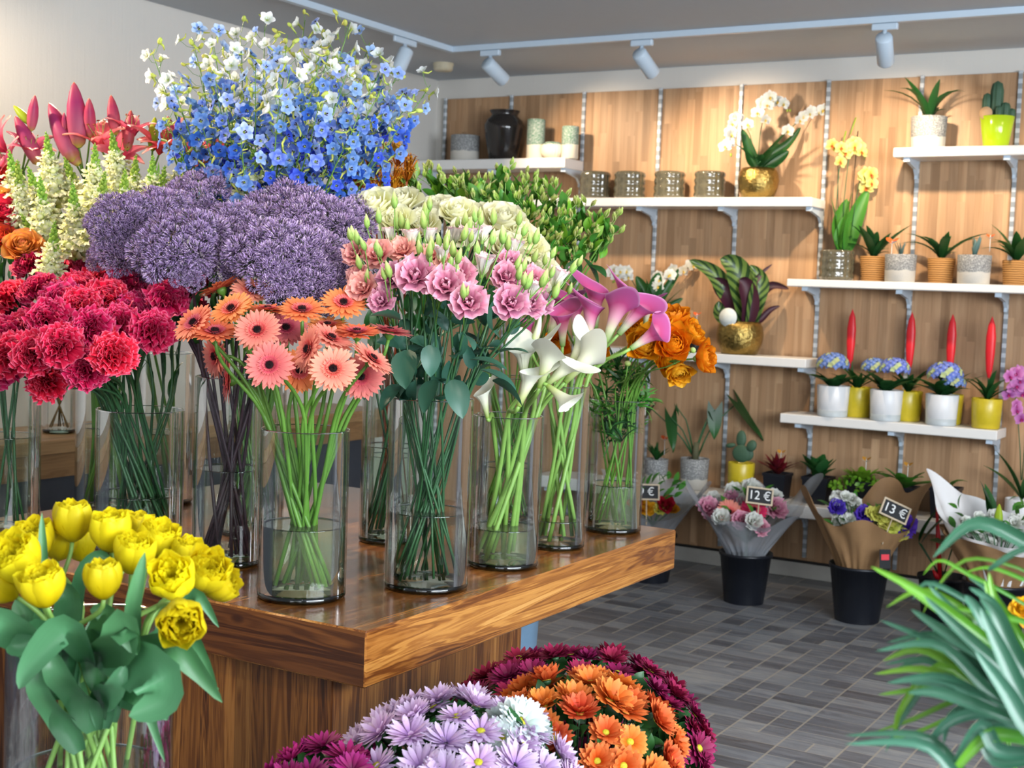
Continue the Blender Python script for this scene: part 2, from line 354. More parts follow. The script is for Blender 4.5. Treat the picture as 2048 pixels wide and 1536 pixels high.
# ceiling track and spotlights
tr=thing('lighting_track','white lighting track bent at a right angle across the ceiling','lighting track',(-4.2,6.35,ZC))
mb=MB().box((-4.225,6.33,ZC-.03),(3.5,6.365,ZC)); mb.box((-4.225,-.4,ZC-.03),(-4.19,6.33,ZC))
part('rail',mb,M_BRKT,tr,smooth=False)
def spot(label,x,y,aim,az=0,light=None):
    r=thing('spotlight',label,'spotlight',(x,y,ZC-.03),'white spotlights on the ceiling track')
    along=(0.11,.016) if y>6.3 else (.016,.11)
    part('adapter',MB().box((x-along[0]*.55,y-along[1]*.9,ZC-.062),(x+along[0]*.55,y+along[1]*.9,ZC-.031),bev=.004),M_BRKT,r,smooth=False)
    part('swivel',MB().tube([(x,y,ZC-.06),(x,y,ZC-.125)],.011,8),M_BRKT,r)
    d=(V(aim)-V((x,y,ZC-.17))).normalized()
    c=V((x,y,ZC-.115)); M=frame(c,d)
    mb=MB().lathe([(.001,-.03),(.036,-.03),(.04,-.02),(.04,.125),(.037,.13),(.034,.125),(.034,.1),(.001,.1)],24,0)
    part('lamp_head',mb,M_BRKT,r,Mw=M)
    part('lens',MB().lathe([(.0005,.104),(.033,.104)],20),mplain('lens',hx('FFF3DC'),.2,Emission_Color=(1,.85,.6,1),Emission_Strength=2.0),r,Mw=M)
    if light:
        ld=bpy.data.lights.new('spot_lamp','SPOT'); ld.energy=light[0]; ld.color=light[1]; ld.spot_size=math.radians(light[2]); ld.spot_blend=.9; ld.shadow_soft_size=.03
        lo=bpy.data.objects.new('spot_lamp',ld); COL.objects.link(lo); lo.matrix_basis=T(c+d*.14)@(-d).to_track_quat('Z','Y').to_matrix().to_4x4()
WARM=(1,.78,.54)
SPW=50
spot('white spotlight on the track, nearest the left wall corner on the back run',-3.955,6.35,(-3.72,7.33,2.15),light=(SPW*.8,WARM,80))
spot('white spotlight in the middle of the back track, angled to one side',-3.045,6.35,(-2.85,7.33,2.05),light=(SPW*1.35,WARM,92))
spot('white spotlight hanging straight down above the cactus shelf',-1.80,6.35,(-1.95,7.33,1.95),light=(SPW*1.35,WARM,96))
spot('white spotlight of the back track beyond the cactus shelf',-.6,6.35,(-.9,7.33,1.9),light=(SPW,WARM,85))
spot('white spotlight behind the blue delphiniums on the side track',-4.207,5.9,(-4.5,5.2,1.0))
spot('white spotlight of the side track aimed at the lilies',-4.207,3.75,(-3.0,3.2,1.5),light=(190,WARM,75))
spot('white spotlight of the side track aimed at the carnations',-4.207,2.3,(-2.4,2.9,1.3),light=(170,WARM,75))
spot('white spotlight of the side track washing the left wall',-4.207,3.1,(-4.957,3.9,1.9),light=(42,WARM,95))
t2=thing('lighting_track','unseen white lighting track added above the viewer to carry extra lamps','lighting track',(-.7,1.4,ZC)); part('rail',MB().box((-.72,-.5,ZC-.03),(-.685,3.0,ZC)),M_BRKT,t2,smooth=False)  # added out of view, holds the two extra fill spotlights
spot('unseen white spotlight added above the viewer to brighten the roses',-.70,2.2,(-2.3,3.4,1.45),light=(70,(1,.90,.76),52))  # added lamp out of view, lifts the dull cream roses
spot('unseen white spotlight added above the viewer to brighten the gerberas',-.70,1.0,(-2.0,2.6,1.3),light=(58,(1,.92,.80),55))  # another added lamp out of view, fill for the front blooms
sd=part('smoke_detector',MB().lathe([(.001,0),(.05,0),(.058,.012),(.058,.028),(.062,.034),(.062,.045)],28,M=T((-4.55,6.78,ZC-.045))),mplain('old_plastic',hx('D8CFB4'),.5),None)
tag(sd,'cream round smoke detector on the ceiling near the corner','smoke detector')
# ================================================================== display table
ZT=.76
tb=thing('display_table','polished rosewood display table with thick overhanging slab top','table',(-2.7,3.34,0))
me=part('slab',MB().box((-3.60,2.462,ZT-.134),(-1.812,4.212,ZT),bev=.004),M_SHEES,tb,smooth=False).data; me.materials.append(M_SHTOP); me.materials.append(mwood('sheesham_end_shaded',[(.2,hx('1A0B05')),(.4,hx('4A2510')),(.58,hx('7A4720')),(.8,hx('A56C33'))],axis=0,sc=.8,rough=.3,coat=.3))  # front face: darker copy of the timber, its shade put into the colour
for p in me.polygons:
    if p.normal.z>.9: p.material_index=1
    elif abs(p.normal.y)>.9: p.material_index=2
me=part('pedestal',MB().box((-3.47,2.505,0),(-1.938,3.40,ZT-.1345),bev=.003),M_SHPED,tb,smooth=False).data; me.materials.append(M_SHPEX)
for p in me.polygons:
    if abs(p.normal.y)>.9: p.material_index=1
# ================================================================== vases
def vase(label,c,r,h,water,z0=ZT,th=.004,cloud=False,n=56,lat=None):
    x,y=c; R=thing('glass_vase',label,'vase',(x,y,z0),'clear cylinder vases on the table' if z0==ZT else None); Mw=T((x,y,z0))
    mw=MB().lathe([(r-th,.0185),(r-th,h-.003)],n); mw.lathe([(r,h-.003),(r,.0185)],n); mw.lathe([(r-th,h-.003),(r-th*.85,h-.0006),(r-th*.5,h),(r-th*.15,h-.0006),(r,h-.003)],n,1); part('wall',mw,[M_GLASS,M_RIM],R,Mw=Mw)
    part('base',MB().lathe([(.0005,0),(r-.008,0),(r-.002,.003),(r,.008),(r,.018),(r-th-.0005,.0182),(.0005,.0175)],n),M_GBASE,R,Mw=Mw)
    if water: 
        w=r-th-.0008
        mw=MB().lathe([(.0005,.0195),(w-.002,.0195),(w,.022),(w,water-.003)],n); mw.lathe([(w,water-.003),(w,water),(w-.0025,water-.0022),(w-.006,water-.003)],n,1); mw.lathe([(w-.006,water-.003),(.0005,water-.003)],n)
        part('water',mw,[M_CLOUDW if cloud else M_WATER,M_WLINE],R,Mw=Mw)
    R['_r']=r; R['_h']=h; R['_z']=z0
    return dict(c=V((x,y,z0)),r=r-th,h=h,o=R)
VS={}
VS['gerb']=vase('clear glass vase at the front of the table holding the coral gerberas',(-2.151,2.642),.111,.427,.185,cloud=True)
VS['lisi']=vase('clear glass vase holding the pink lisianthus stems',(-1.972,2.937),.111,.503,.205)
VS['wcal']=vase('low clear glass vase holding the white callas',(-1.959,3.311),.101,.436,.115,cloud=True)
VS['pcal']=vase('clear glass vase holding the pink callas',(-1.975,3.665),.085,.505,.09)
VS['ranu']=vase('clear glass vase with orange ranunculus, nearest the far table corner',(-1.972,4.05),.094,.443,.16,cloud=True)
VS['carn']=vase('clear glass vase holding the red carnations',(-2.894,2.805),.125,.410,.165)
VS['trac']=vase('clear glass vase with dark stems of the purple throatwort',(-2.566,2.82),.096,.525,.27)
VS['rose']=vase('clear glass vase holding the cream roses',(-2.43,3.394),.088,.53,.30)
VS['oran']=vase('wide clear glass vase holding the orange roses',(-3.37,2.709),.111,.532,.30)
VS['snap']=vase('clear glass vase holding the pale yellow snapdragons',(-3.44,3.182),.1,.513,.29)
VS['lily']=vase('clear glass vase holding the pink lilies',(-3.45,3.46),.1,.53,.25)
VS['delp']=vase('clear glass vase holding the blue delphiniums, behind the throatwort',(-2.83,3.22),.1,.53,.23)
VS['alst']=vase('clear glass vase holding the green budding alstroemeria',(-2.32,3.93),.1,.50,.2)
VS['kang']=vase('clear glass vase holding the rust kangaroo paw',(-2.75,3.85),.09,.50,.2)
# ================================================================== petals and leaves
G1=mplain('stem_green',hx('5E8C34'),.45,var=.25,sc=30)
G2=mplain('dark_stem_green',hx('2F5A35'),.45,var=.25,sc=30)
G3=mplain('pale_stem_green',hx('86AE55'),.4,var=.2,sc=25)
GP=mplain('purple_stem',hx('3B2430'),.5,var=.35,sc=25)
def leafm(name,a,b,tr=.25,rough=.4,**k): return mpetal(name,[(0,hx(a)),(1,hx(b))],rough=rough,trans=tr,streak=.2,hue=.02,spec=.5,**k)
L_LISI=leafm('lisianthus_leaf','2B5645','3C6F5A')
L_TUL=leafm('tulip_leaf','3C7A48','64A06C')
L_DARK=leafm('dark_leaf','1F4A22','2F6A30')
L_MID=leafm('mid_leaf','3B7A28','5A9A38')
L_LIME=leafm('bright_leaf','5F9A22','8CC03A')
PT={}
PT['ger_o']=mpetal('gerbera_petal',[(0,hx('D84A3A')),(.3,hx('EE7048')),(1,hx('F89A60'))],streak=.1)
PT['ger_p']=mpetal('gerbera_pink_petal',[(0,hx('D84460')),(.3,hx('EA7674')),(1,hx('F59C8C'))],streak=.1)
PT['ger_i']=mpetal('gerbera_inner',[(0,hx('C2304A')),(.6,hx('E8606A')),(1,hx('F59080'))],streak=.1)
PT['carn']=mpetal('carnation_petal',[(0,hx('8A0630')),(.55,hx('C40A40')),(.93,hx('E42258')),(1,hx('F87098'))],trans=.25,hue=.02)
PT['rose_o']=mpetal('orange_rose_petal',[(0,hx('D85A10')),(.5,hx('F08A28')),(.9,hx('F7B050')),(1,hx('E88A60'))],edge=None)
PT['rose_r']=mpetal('flame_rose_petal',[(0,hx('F09020')),(.5,hx('E85028')),(1,hx('D83030'))])
PT['rose_w']=mpetal('cream_rose_petal',[(0,hx('E0E294')),(.4,hx('F6F4BC')),(1,hx('FEFCE0'))],trans=.5,streak=.04,hue=.015)
PT['lisi']=mpetal('lisianthus_petal',[(0,hx('7E2852')),(.3,hx('BE6088')),(.8,hx('DC8CAA')),(1,hx('ECB4C6'))],trans=.3)
PT['lisi_s']=mpetal('salmon_lisianthus_petal',[(0,hx('C0506A')),(.4,hx('EE8C8C')),(1,hx('FAC0B4'))],trans=.35)
PT['lisi_w']=mpetal('pale_lisianthus_petal',[(0,hx('CFE0A0')),(.5,hx('F2F0E0')),(.92,hx('FAF4F0')),(1,hx('EBB8C0'))],trans=.35,streak=.05)
PT['bud']=mpetal('lisianthus_bud',[(0,hx('6E9A44')),(.5,hx('A6C468')),(1,hx('D8E0A0'))],trans=.25)
PT['calp']=mpetal('pink_calla_spathe',[(0,hx('7FA650')),(.25,hx('D6D8B4')),(.48,hx('DCA0B4')),(.75,hx('C04C84')),(.96,hx('BE5C9C')),(1,hx('E0A0CC'))],rough=.4,trans=.28,streak=.06,sfreq=25,hue=.02)
PT['calw']=mpetal('white_calla_spathe',[(0,hx('86A840')),(.28,hx('CCD898')),(.55,hx('E6E8CC')),(1,hx('EEF0E2'))],rough=.4,trans=.22,streak=.03,sfreq=25,hue=.01)
PT['spad']=mplain('spadix_yellow',hx('E8B820'),.6)
PT['ran']=mpetal('ranunculus_petal',[(0,hx('F07800')),(.6,hx('FF9408')),(1,hx('FFAE1C'))],trans=.4)
PT['ran_y']=mpetal('yellow_ranunculus_petal',[(0,hx('F09000')),(.6,hx('FBB010')),(1,hx('FFC830'))],trans=.28)
PT['tul']=mpetal('tulip_petal',[(0,hx('EAD418')),(.2,hx('FADF08')),(1,hx('FFEE28'))],trans=.48,streak=.07,hue=.012,rough=.45)
PT['lil']=mpetal('lily_petal',[(0,hx('D03A5C')),(.4,hx('E85A78')),(.8,hx('F48C98')),(1,hx('F8B4A8'))],trans=.28)
PT['lib']=mpetal('lily_bud',[(0,hx('B8B840')),(.22,hx('B85C6E')),(.6,hx('A83460')),(.9,hx('CC5C64')),(1,hx('E89A48'))],rough=.45,trans=.1,streak=.14,sfreq=14)
PT['lig']=mpetal('green_lily_bud',[(0,hx('7A9A20')),(.5,hx('9AB42C')),(1,hx('B8C030'))],rough=.45,trans=.1,streak=.14,sfreq=14)
PT['snap']=mpetal('snapdragon_petal',[(0,hx('C8D860')),(.5,hx('F2F5B0')),(1,hx('FDFCE4'))],trans=.4,streak=.05,hue=.015)
PT['snb']=mpetal('snapdragon_bud',[(0,hx('5A8A28')),(1,hx('A8C850'))],trans=.2)
PT['del0']=mpetal('delphinium_white',[(0,hx('C8D088')),(.4,hx('E8F0EC')),(1,hx('F4F8FF'))],trans=.4,streak=.06)
PT['del1']=mpetal('delphinium_light_blue',[(0,hx('C8D4F0')),(.35,hx('8FB0F0')),(1,hx('B4CCFA'))],trans=.4,streak=.1)
PT['del2']=mpetal('delphinium_blue',[(0,hx('B4CCF4')),(.4,hx('5A80D4')),(1,hx('84A6EA'))],trans=.35,streak=.14)
PT['del3']=mpetal('delphinium_deep_blue',[(0,hx('6A8CE8')),(.4,hx('2C50C4')),(1,hx('4A70DC'))],trans=.3,streak=.14)
PT['spur']=mpetal('delphinium_spur',[(0,hx('A8C050')),(.5,hx('E4EA80')),(1,hx('D8E468'))],trans=.35)
PT['trd']=mplain('throatwort_floret_dark',hx('5E4C74'),.6,var=.3,sc=60)
PT['trp']=mplain('throatwort_floret',hx('A288B6'),.6,var=.3,sc=60)
PT['trh']=mplain('throatwort_style',hx('C9B4D0'),.6,var=.1)
PT['trg']=mplain('throatwort_core',hx('33372C'),.7,var=.3,sc=60)
PT['mo']=mpetal('orange_chrysanthemum_petal',[(0,hx('B83808')),(.4,hx('E06022')),(1,hx('F08A48'))],trans=.22,hue=.03)
PT['ml']=mpetal('lilac_chrysanthemum_petal',[(0,hx('B080C4')),(.35,hx('D6AEDD')),(1,hx('F0DAF4'))],trans=.25,hue=.03)
PT['mb']=mpetal('burgundy_chrysanthemum_petal',[(0,hx('4A0420')),(.4,hx('7C0C38')),(1,hx('A02858'))],trans=.15,hue=.03)
PT['mm']=mpetal('magenta_chrysanthemum_petal',[(0,hx('5A0630')),(.4,hx('8C1050')),(1,hx('B03078'))],trans=.15,hue=.03)
PT['mw']=mpetal('white_chrysanthemum_petal',[(0,hx('D8ECD8')),(1,hx('F6FFFF'))],trans=.25,hue=.01)
PT['mc']=mplain('chrysanthemum_centre',hx('B8B020'),.7,var=.3,sc=200,bump=.3)
PT['dark']=mplain('dark_eye',hx('2A0A10'),.8,var=.5,sc=200,bump=.4)
PT['kp']=mpetal('kangaroo_paw_fuzz',[(0,hx('8A3A08')),(.5,hx('C87418')),(1,hx('E8B038'))],trans=.2)
def ring(mb,n,r0,h,L,W,prof,a0,a1,j=.06,mi=0,ph=0,**k):
    for i in range(n):
        M=RZ(2*PI*(i+ph)/n+U(-j,j))@T((0,r0,h))
        mb.blade(M,L*U(.93,1.07),W*U(.92,1.08),prof,a0+U(-j,j),a1+U(-j,j)*2,mi=mi,**k)
def calyx(mb,r,h,mi): mb.lathe([(.0045,-h),(r*.7,-h*.55),(r,0),(r*.6,.001)],10,mi)
def b_gerbera(pm):
    mb=MB(); z=.004
    ring(mb,26,.010,z,.047,.0112,pr_long,1.36,1.66,nu=2,nv=5,fold=-.12)
    ring(mb,24,.010,z+.002,.043,.0104,pr_long,1.22,1.5,nu=2,nv=5,fold=-.12,ph=.5)
    ring(mb,38,.008,z+.003,.020,.0045,pr_long,.95,1.35,nu=1,nv=3,mi=1)
    ring(mb,34,.007,z+.004,.012,.0035,pr_long,.6,1.05,nu=1,nv=2,mi=1)
    eb=MB(); eb.lathe([(.010,z+.002),(.0085,z+.007),(.005,z+.009),(.0005,z+.007)],16,0)
    for i in range(60):
        a=i*2.4; q=.0085*math.sqrt(i/60); eb.tube([(q*math.cos(a),q*math.sin(a),z+.006),(q*math.cos(a)*1.15,q*math.sin(a)*1.15,z+.0125)],.0006,3,0,False)
    mb.lathe([(.005,-.014),(.009,-.010),(.013,-.003),(.013,.004),(.004,.006)],14,3)
    return (mb.mesh('gerbera_bloom',[pm,PT['ger_i'],PT['dark'],G1]),('eye',eb.mesh('gerbera_eye',PT['dark'])))
def b_carn():
    mb=MB()
    for n,a,L,W,r0 in ((5,.15,.038,.034,.001),(7,.42,.041,.042,.002),(8,.75,.043,.047,.003),(9,1.08,.045,.050,.004),(9,1.4,.045,.050,.004),(8,1.68,.042,.046,.004)):
        for i in range(n):
            M=RZ(2*PI*i/n+U(-.45,.45))@T((U(-.003,.003),r0,U(-.003,.006)))@M4.Rotation(U(-.35,.35),4,'Y')
            mb.blade(M,L*U(.9,1.08),W*U(.9,1.15),pr_fan,a*.5+U(-.1,.1),a*1.35+U(-.15,.15),ruf=.0078,fr=U(2.4,4.2),nu=12,nv=6,ph=U(0,6),cup=U(-.1,.15))
    mb.lathe([(.003,-.03),(.0075,-.028),(.0085,-.012),(.012,.004),(.006,.006)],10,1)
    return mb.mesh('carnation_bloom',[PT['carn'],G2])
def b_rose(pm,op=1.0,n=30,ruf=.002):
    mb=MB()
    for i in range(n):
        f=i/(n-1); a=i*2.4
        M=RZ(a)@T((0,.001+.010*f,.0))
        mb.blade(M,.046*(.92+.12*f),.024+.034*f,pr_round,.10+.62*f*op,-.45+(1.9*f**1.4)*op,cup=.32-.12*f,nu=6,nv=6,ruf=ruf*f,fr=2,ph=U(0,6))
    for i in range(5): mb.blade(RZ(i*2*PI/5)@T((0,.004,-.004)),.03,.010,pr_leaf,.9,1.9,mi=1,nu=2,nv=4)
    mb.lathe([(.003,-.016),(.008,-.012),(.009,-.004),(.006,.004)],10,1)
    return mb.mesh('rose_bloom',[pm,G2])
def b_ranun(pm):
    mb=MB(); n=46
    for i in range(n):
        f=i/(n-1); mb.blade(RZ(i*2.4)@T((0,.003+.012*f,.002)),.022+.022*f,.020+.022*f,pr_round,.35+.95*f,-1.15+1.7*f**2,cup=.3,nu=5,nv=5,ruf=.0012,fr=2,ph=U(0,6))
    mb.ell((0,0,.014),(.006,.006,.007),8,5,1)
    calyx(mb,.01,.008,1)
    return mb.mesh('ranunculus_bloom',[pm,G3])
pr_tul=lambda v:(math.sin(PI*min(1,v*.86+.09))**.55)
def b_tulip(op):
    mb=MB()
    for i in range(6):
        mb.blade(RZ(i*PI/3+U(-.1,.1))@T((0,.006,0)),.066,.052,pr_tul,1.08,-.50+.35*op*U(.6,1.3),cup=.40,nu=6,nv=8,ruf=.0012,fr=2,ph=U(0,6))
    for k,(n,L,W,a0,a1) in enumerate(((6,.062,.040,.85,-.38),(6,.058,.034,.6,-.3),(5,.054,.028,.35,-.25),(4,.048,.022,.15,-.1))):
        for i in range(n):
            mb.blade(RZ((i+.5*k)*2*PI/n+U(-.2,.2))@T((0,.004,.001)),L*U(.92,1.05),W*1.12,pr_tul,a0+.08*op,a1-.05+.3*op*U(.5,1.2),cup=.34,nu=6,nv=7,ruf=.003,fr=2.4,ph=U(0,6))
    return mb.mesh('tulip_bloom',[PT['tul']])
def b_lisi(pm,op=1.0):
    mb=MB()
    for k,(n,L,W,a0,a1) in enumerate(((4,.040,.030,.12,.1),(5,.046,.042,.3,.7),(5,.048,.046,.5,1.25),(3,.044,.044,.7,1.6))):
        if k==3 and op<.8: continue
        for i in range(n):
            mb.blade(RZ((i+.5*k)*2*PI/n+U(-.2,.2))@T((0,.002,0)),L,W,pr_fan if k else pr_round,a0*op+.05,a1*op,cup=.22,nu=8,nv=6,ruf=.0034*(.4+.6*op),fr=2.0,ph=U(0,6))
    for i in range(5): mb.blade(RZ(i*2*PI/5)@T((0,.003,-.006)),.024,.003,pr_leaf,.35,.5,mi=1,nu=1,nv=3)
    mb.lathe([(.002,-.008),(.005,-.004),(.005,.004)],8,1)
    return mb.mesh('lisianthus_bloom',[pm,G3])
def b_bud():
    mb=MB(); 
    mb.lathe([(.002,-.002),(.006,.002),(.0085,.010),(.008,.018),(.0055,.027),(.0022,.036),(.0004,.039)],10,0,rib=lambda a,z:1+.10*math.cos(3*a+z*90))
    for i in range(5): mb.blade(RZ(i*2*PI/5)@T((0,.0035,-.001)),.026,.0035,pr_leaf,.42,.02,mi=1,nu=1,nv=4)
    return mb.mesh('lisianthus_bud',[PT['bud'],G3])
def b_calla(pm,op=1.0,tip=.35):
    mb=MB(); L=.118
    def fn(u,v):
        th=(u*2-1)*PI*1.07; c=(1+math.cos(th))/2
        top=L*(.68+.28*c**1.4); t=v
        r=.0065+.008*t+.0125*op*t**2.2; z=top*t
        flare=op*max(0,t-.66)**1.5*.048*(1+.7*c)
        r+=flare; z-=flare*.55*(1-c*.25)
        r*=1-.22*(1-c)*t*(1 if abs(th)<PI else .8)+.05*(abs(u*2-1)>.93)
        x=r*math.sin(th); y=r*math.cos(th)
        if c>.7: 
            k=((c-.7)/.3)**2*t**6; y+=tip*.035*k; z+=tip*.05*k
        return (x,y,z)
    mb.grid(fn,36,14)
    sb=MB().lathe([(.002,.012),(.0038,.018),(.0036,.058),(.002,.064),(.0004,.066)],10,0)
    return (mb.mesh('calla_spathe',[pm]),('spadix',sb.mesh('calla_spadix',PT['spad'])))
def b_callabud(pm):
    mb=MB()
    def fn(u,v):
        th=(u*2-1)*PI*1.5; r=.007+.006*math.sin(PI*v**.7)*(1-v*.3)-.004*v; r*=1+.12*(u-.5)+.25*max(0,v-.85)*4*(u>.8)
        return (r*math.sin(th)+.012*v**4,r*math.cos(th)+.01*v**3,.105*v)
    mb.grid(fn,24,12); return mb.mesh('calla_spathe_furled',[pm])
def b_lilbud(pm):
    mb=MB(); mb.lathe([(.004,0),(.012,.008),(.0175,.03),(.019,.055),(.0165,.08),(.0105,.104),(.005,.118),(.0005,.124)],24,0,rib=lambda a,z:1+.09*math.cos(3*a)-.05*abs(math.cos(1.5*a))**8)
    return mb.mesh('lily_bud',[pm])
def b_lily():
    mb=MB()
    for i in range(6): mb.blade(RZ(i*PI/3)@T((0,.004,0)),.125*(1 if i%2 else .96),.050 if i%2 else .036,pr_leaf,.32,1.55 if i%2 else 1.75,cup=.12,nu=6,nv=10,ruf=.003,fr=2,ph=i)
    sb=MB()
    for i in range(6):
        a=i*PI/3+.5; sb.tube([(0,0,.01),(.012*math.cos(a),.012*math.sin(a),.05),(.024*math.cos(a),.024*math.sin(a),.082)],.0009,4,0,False); sb.ell((.024*math.cos(a),.024*math.sin(a),.083),(.005,.002,.002),6,4,1)
    return (mb.mesh('lily_bloom',[PT['lil']]),('stamens',sb.mesh('lily_stamens',[G3,mplain('anther',hx('8A3A14'),.7)])))
def b_snap():
    mb=MB(); mb.lathe([(.003,0),(.0065,.004),(.0075,.012),(.0085,.02)],10)
    for i,(az,L,W,a0,a1) in enumerate(((-.4,.020,.019,.35,1.5),(.4,.020,.019,.35,1.5),(PI-.75,.018,.018,.5,2.0),(PI+.75,.018,.018,.5,2.0),(PI,.016,.017,.2,1.9))):
        mb.blade(RZ(az)@T((0,.006,.016)),L,W,pr_fan,a0,a1,cup=.15,nu=6,nv=5,ruf=.003,fr=2,ph=i)
    mb.ell((0,-.004,.022),(.007,.006,.006),8,5)
    for i in range(4): mb.blade(RZ(i*PI/2),.009,.004,pr_leaf,.8,.5,mi=1,nu=1,nv=3)
    return mb.mesh('snapdragon_floret',[PT['snap'],G1])
def b_delph(pm,open_=1):
    mb=MB()
    for i in range(5): mb.blade(RZ(i*2*PI/5+U(-.1,.1))@T((0,.0015,0)),.019*U(.9,1.08),.0165,pr_round,.95*open_+.15,1.45*open_+U(-.2,.2),cup=.1,nu=4,nv=5,ruf=.0012,fr=2,ph=i)
    for i in range(4): mb.blade(RZ(i*PI/2)@T((0,.001,.001)),.006,.004,pr_fan,.3,.6,mi=2,nu=2,nv=2)
    p=[(0,0,.001),(0,.006,-.005),(0,.015,-.011),(0,.027,-.010)]; mb.tube(p,[.0030,.0027,.0023,.0012],6,1)
    return mb.mesh('delphinium_floret',[pm,PT['spur'],PT['dark'] if pm!=PT['del0'] else PT['del0']])
def b_delbud():
    mb=MB(); mb.ell((0,0,.005),(.0032,.0032,.006),8,6); mb.tube([(0,0,.003),(0,.006,-.003),(0,.009,-.011)],[.002,.0014,.0006],5); return mb.mesh('delphinium_bud',[PT['spur']])
def fib(n,i,cap=1.0):
    z=1-(i+.5)/n*cap; a=i*2.39996; r=math.sqrt(max(0,1-z*z)); return V((r*math.cos(a),r*math.sin(a),z))
def b_trach(seed,R=.088,n=6600):
    rg=random.Random(seed); mb=MB(); cl=[]; N=34; rx=rg.uniform(1.15,1.4); ry=rg.uniform(1.0,1.2)
    for k in range(N):
        d=(fib(N,k,.96)+V([rg.uniform(-.16,.16) for _ in range(3)])).normalized(); q=d*R*rg.uniform(.62,.82); q.z*=.44; q.x*=rx; q.y*=ry; nn=V((d.x,d.y,d.z*1.9+.25)).normalized(); cl.append((q,nn,R*rg.uniform(.24,.40)))
        mb.tube([(0,0,-.07),(q.x*.4,q.y*.4,-.03+q.z*.2),tuple(q)],[.003,.0018,.0012],4,2,False)
    for k in range(n):
        c,nn,rho=cl[k%N]; d=V([rg.gauss(0,1) for _ in range(3)]).normalized(); 
        if d.dot(nn)<-.15: d=-d
        p=c+d*rho*rg.uniform(.9,1.04); x=d.orthogonal().normalized(); x.rotate(M4.Rotation(rg.uniform(0,6.3),3,d)); y=d.cross(x); w=.0011*rg.uniform(.7,1.3); a=p-d*.008
        mb.add([a,p+x*w,p-x*w*.5+y*w,p-x*w*.5-y*w,p+d*.0024],[(0,1,2),(0,2,3),(0,3,1),(1,4,2),(2,4,3),(3,4,1)],None,rg.choice((0,0,0,0,3,1)) if rg.random()>.12 else 2)
    return mb.mesh('throatwort_umbel',[PT['trp'],PT['trh'],PT['trg'],PT['trd']],smooth=False)
def b_mum(pm,rows,L=.036,W=.0105,cen=True,close=0):
    mb=MB()
    for k in range(rows):
        f=k/max(1,rows-1); n=18-3*k
        ring(mb,n,.004,.002+.0012*k,L*(1-.16*f),W,pr_long,1.40-.5*f-close,1.62-.55*f-close,j=.11,nu=2,nv=4,fold=-.15,ph=.5*(k%2))
    cb=MB().lathe([(.0085,.003),(.0075,.0075),(.004,.0095),(.0004,.0098)],12,0)
    mb.lathe([(.002,-.006),(.006,-.004),(.009,.001),(.004,.003)],10,2)
    me=mb.mesh('chrysanthemum_bloom',[pm,pm,G2])
    return (me,('centre',cb.mesh('chrysanthemum_centre',PT['mc']))) if cen else me
def clean_inside(c,r,p):
    q=V((p.x-c.x,p.y-c.y,0)); 
    if q.length>r: q*=r/q.length
    return V((c.x+q.x,c.y+q.y,p.z))
def stem_path(vs,p,fac,rimk=.5,basek=.75,side=.5,n=9,zb=.024,lead=.35):
    c,r,h=vs['c'],vs['r'],vs['h']; p=V(p); d=V((p.x-c.x,p.y-c.y,0)); L=max(d.length,1e-3); dn=d/L; pe=V((-dn.y,dn.x,0))
    rim=c+dn*min(r*.86,L*rimk)+pe*U(-.35,.35)*r+V((0,0,h)); rim=clean_inside(c,r*.88,rim)
    b=c-dn*r*basek*U(.3,1)+pe*U(-side,side)*r*1.6+V((0,0,zb+U(0,.012))); b=clean_inside(c,r*.86,b)
    pts=[b+(rim-b)*(k/4)+pe*math.sin(PI*k/4)*.006 for k in range(4)]
    D=(p-rim).length; q1=rim+(rim-b).normalized()*D*.4; q2=p-V(fac).normalized()*D*lead
    for k in range(n):
        t=k/(n-1); s=1-t; pts.append(rim*s**3+q1*3*s*s*t+q2*3*s*t*t+p*t**3)
    return pts
# ================================================================== cut flowers on the table
LAB={}
def flower(name,cat,group,vs,me,p,fac,sc=1,sr=.003,sm=None,bname='bloom',spin=None,label=None,back=0,n=6,**sp):
    fac=V(fac).normalized(); p=V(p); st=p-fac*back*sc
    pts=stem_path(vs,st,fac,**sp)
    r=thing(name,label,cat,pts[0],group)
    rr=[sr*(1.05-.25*k/(len(pts)-1)) for k in range(len(pts))]
    part('stem',MB().tube(pts,rr,n),sm or G1,r)
    part(bname,me,None,r,Mw=frame(p,fac,U(0,6.3) if spin is None else spin,sc))
    LAB.setdefault(name,[]).append((r,)+proj(p)); return r,pts
def leaf(r,p,d,L,W,mat,prof=pr_leaf,a0=.2,a1=1.2,cup=.1,spin=0,nu=4,nv=8,name='leaf',**k):
    mb=MB(); mb.blade(frame(p,d,spin),L,W,prof,a0,a1,cup=cup,nu=nu,nv=nv,**k); return part(name,mb,mat,r)
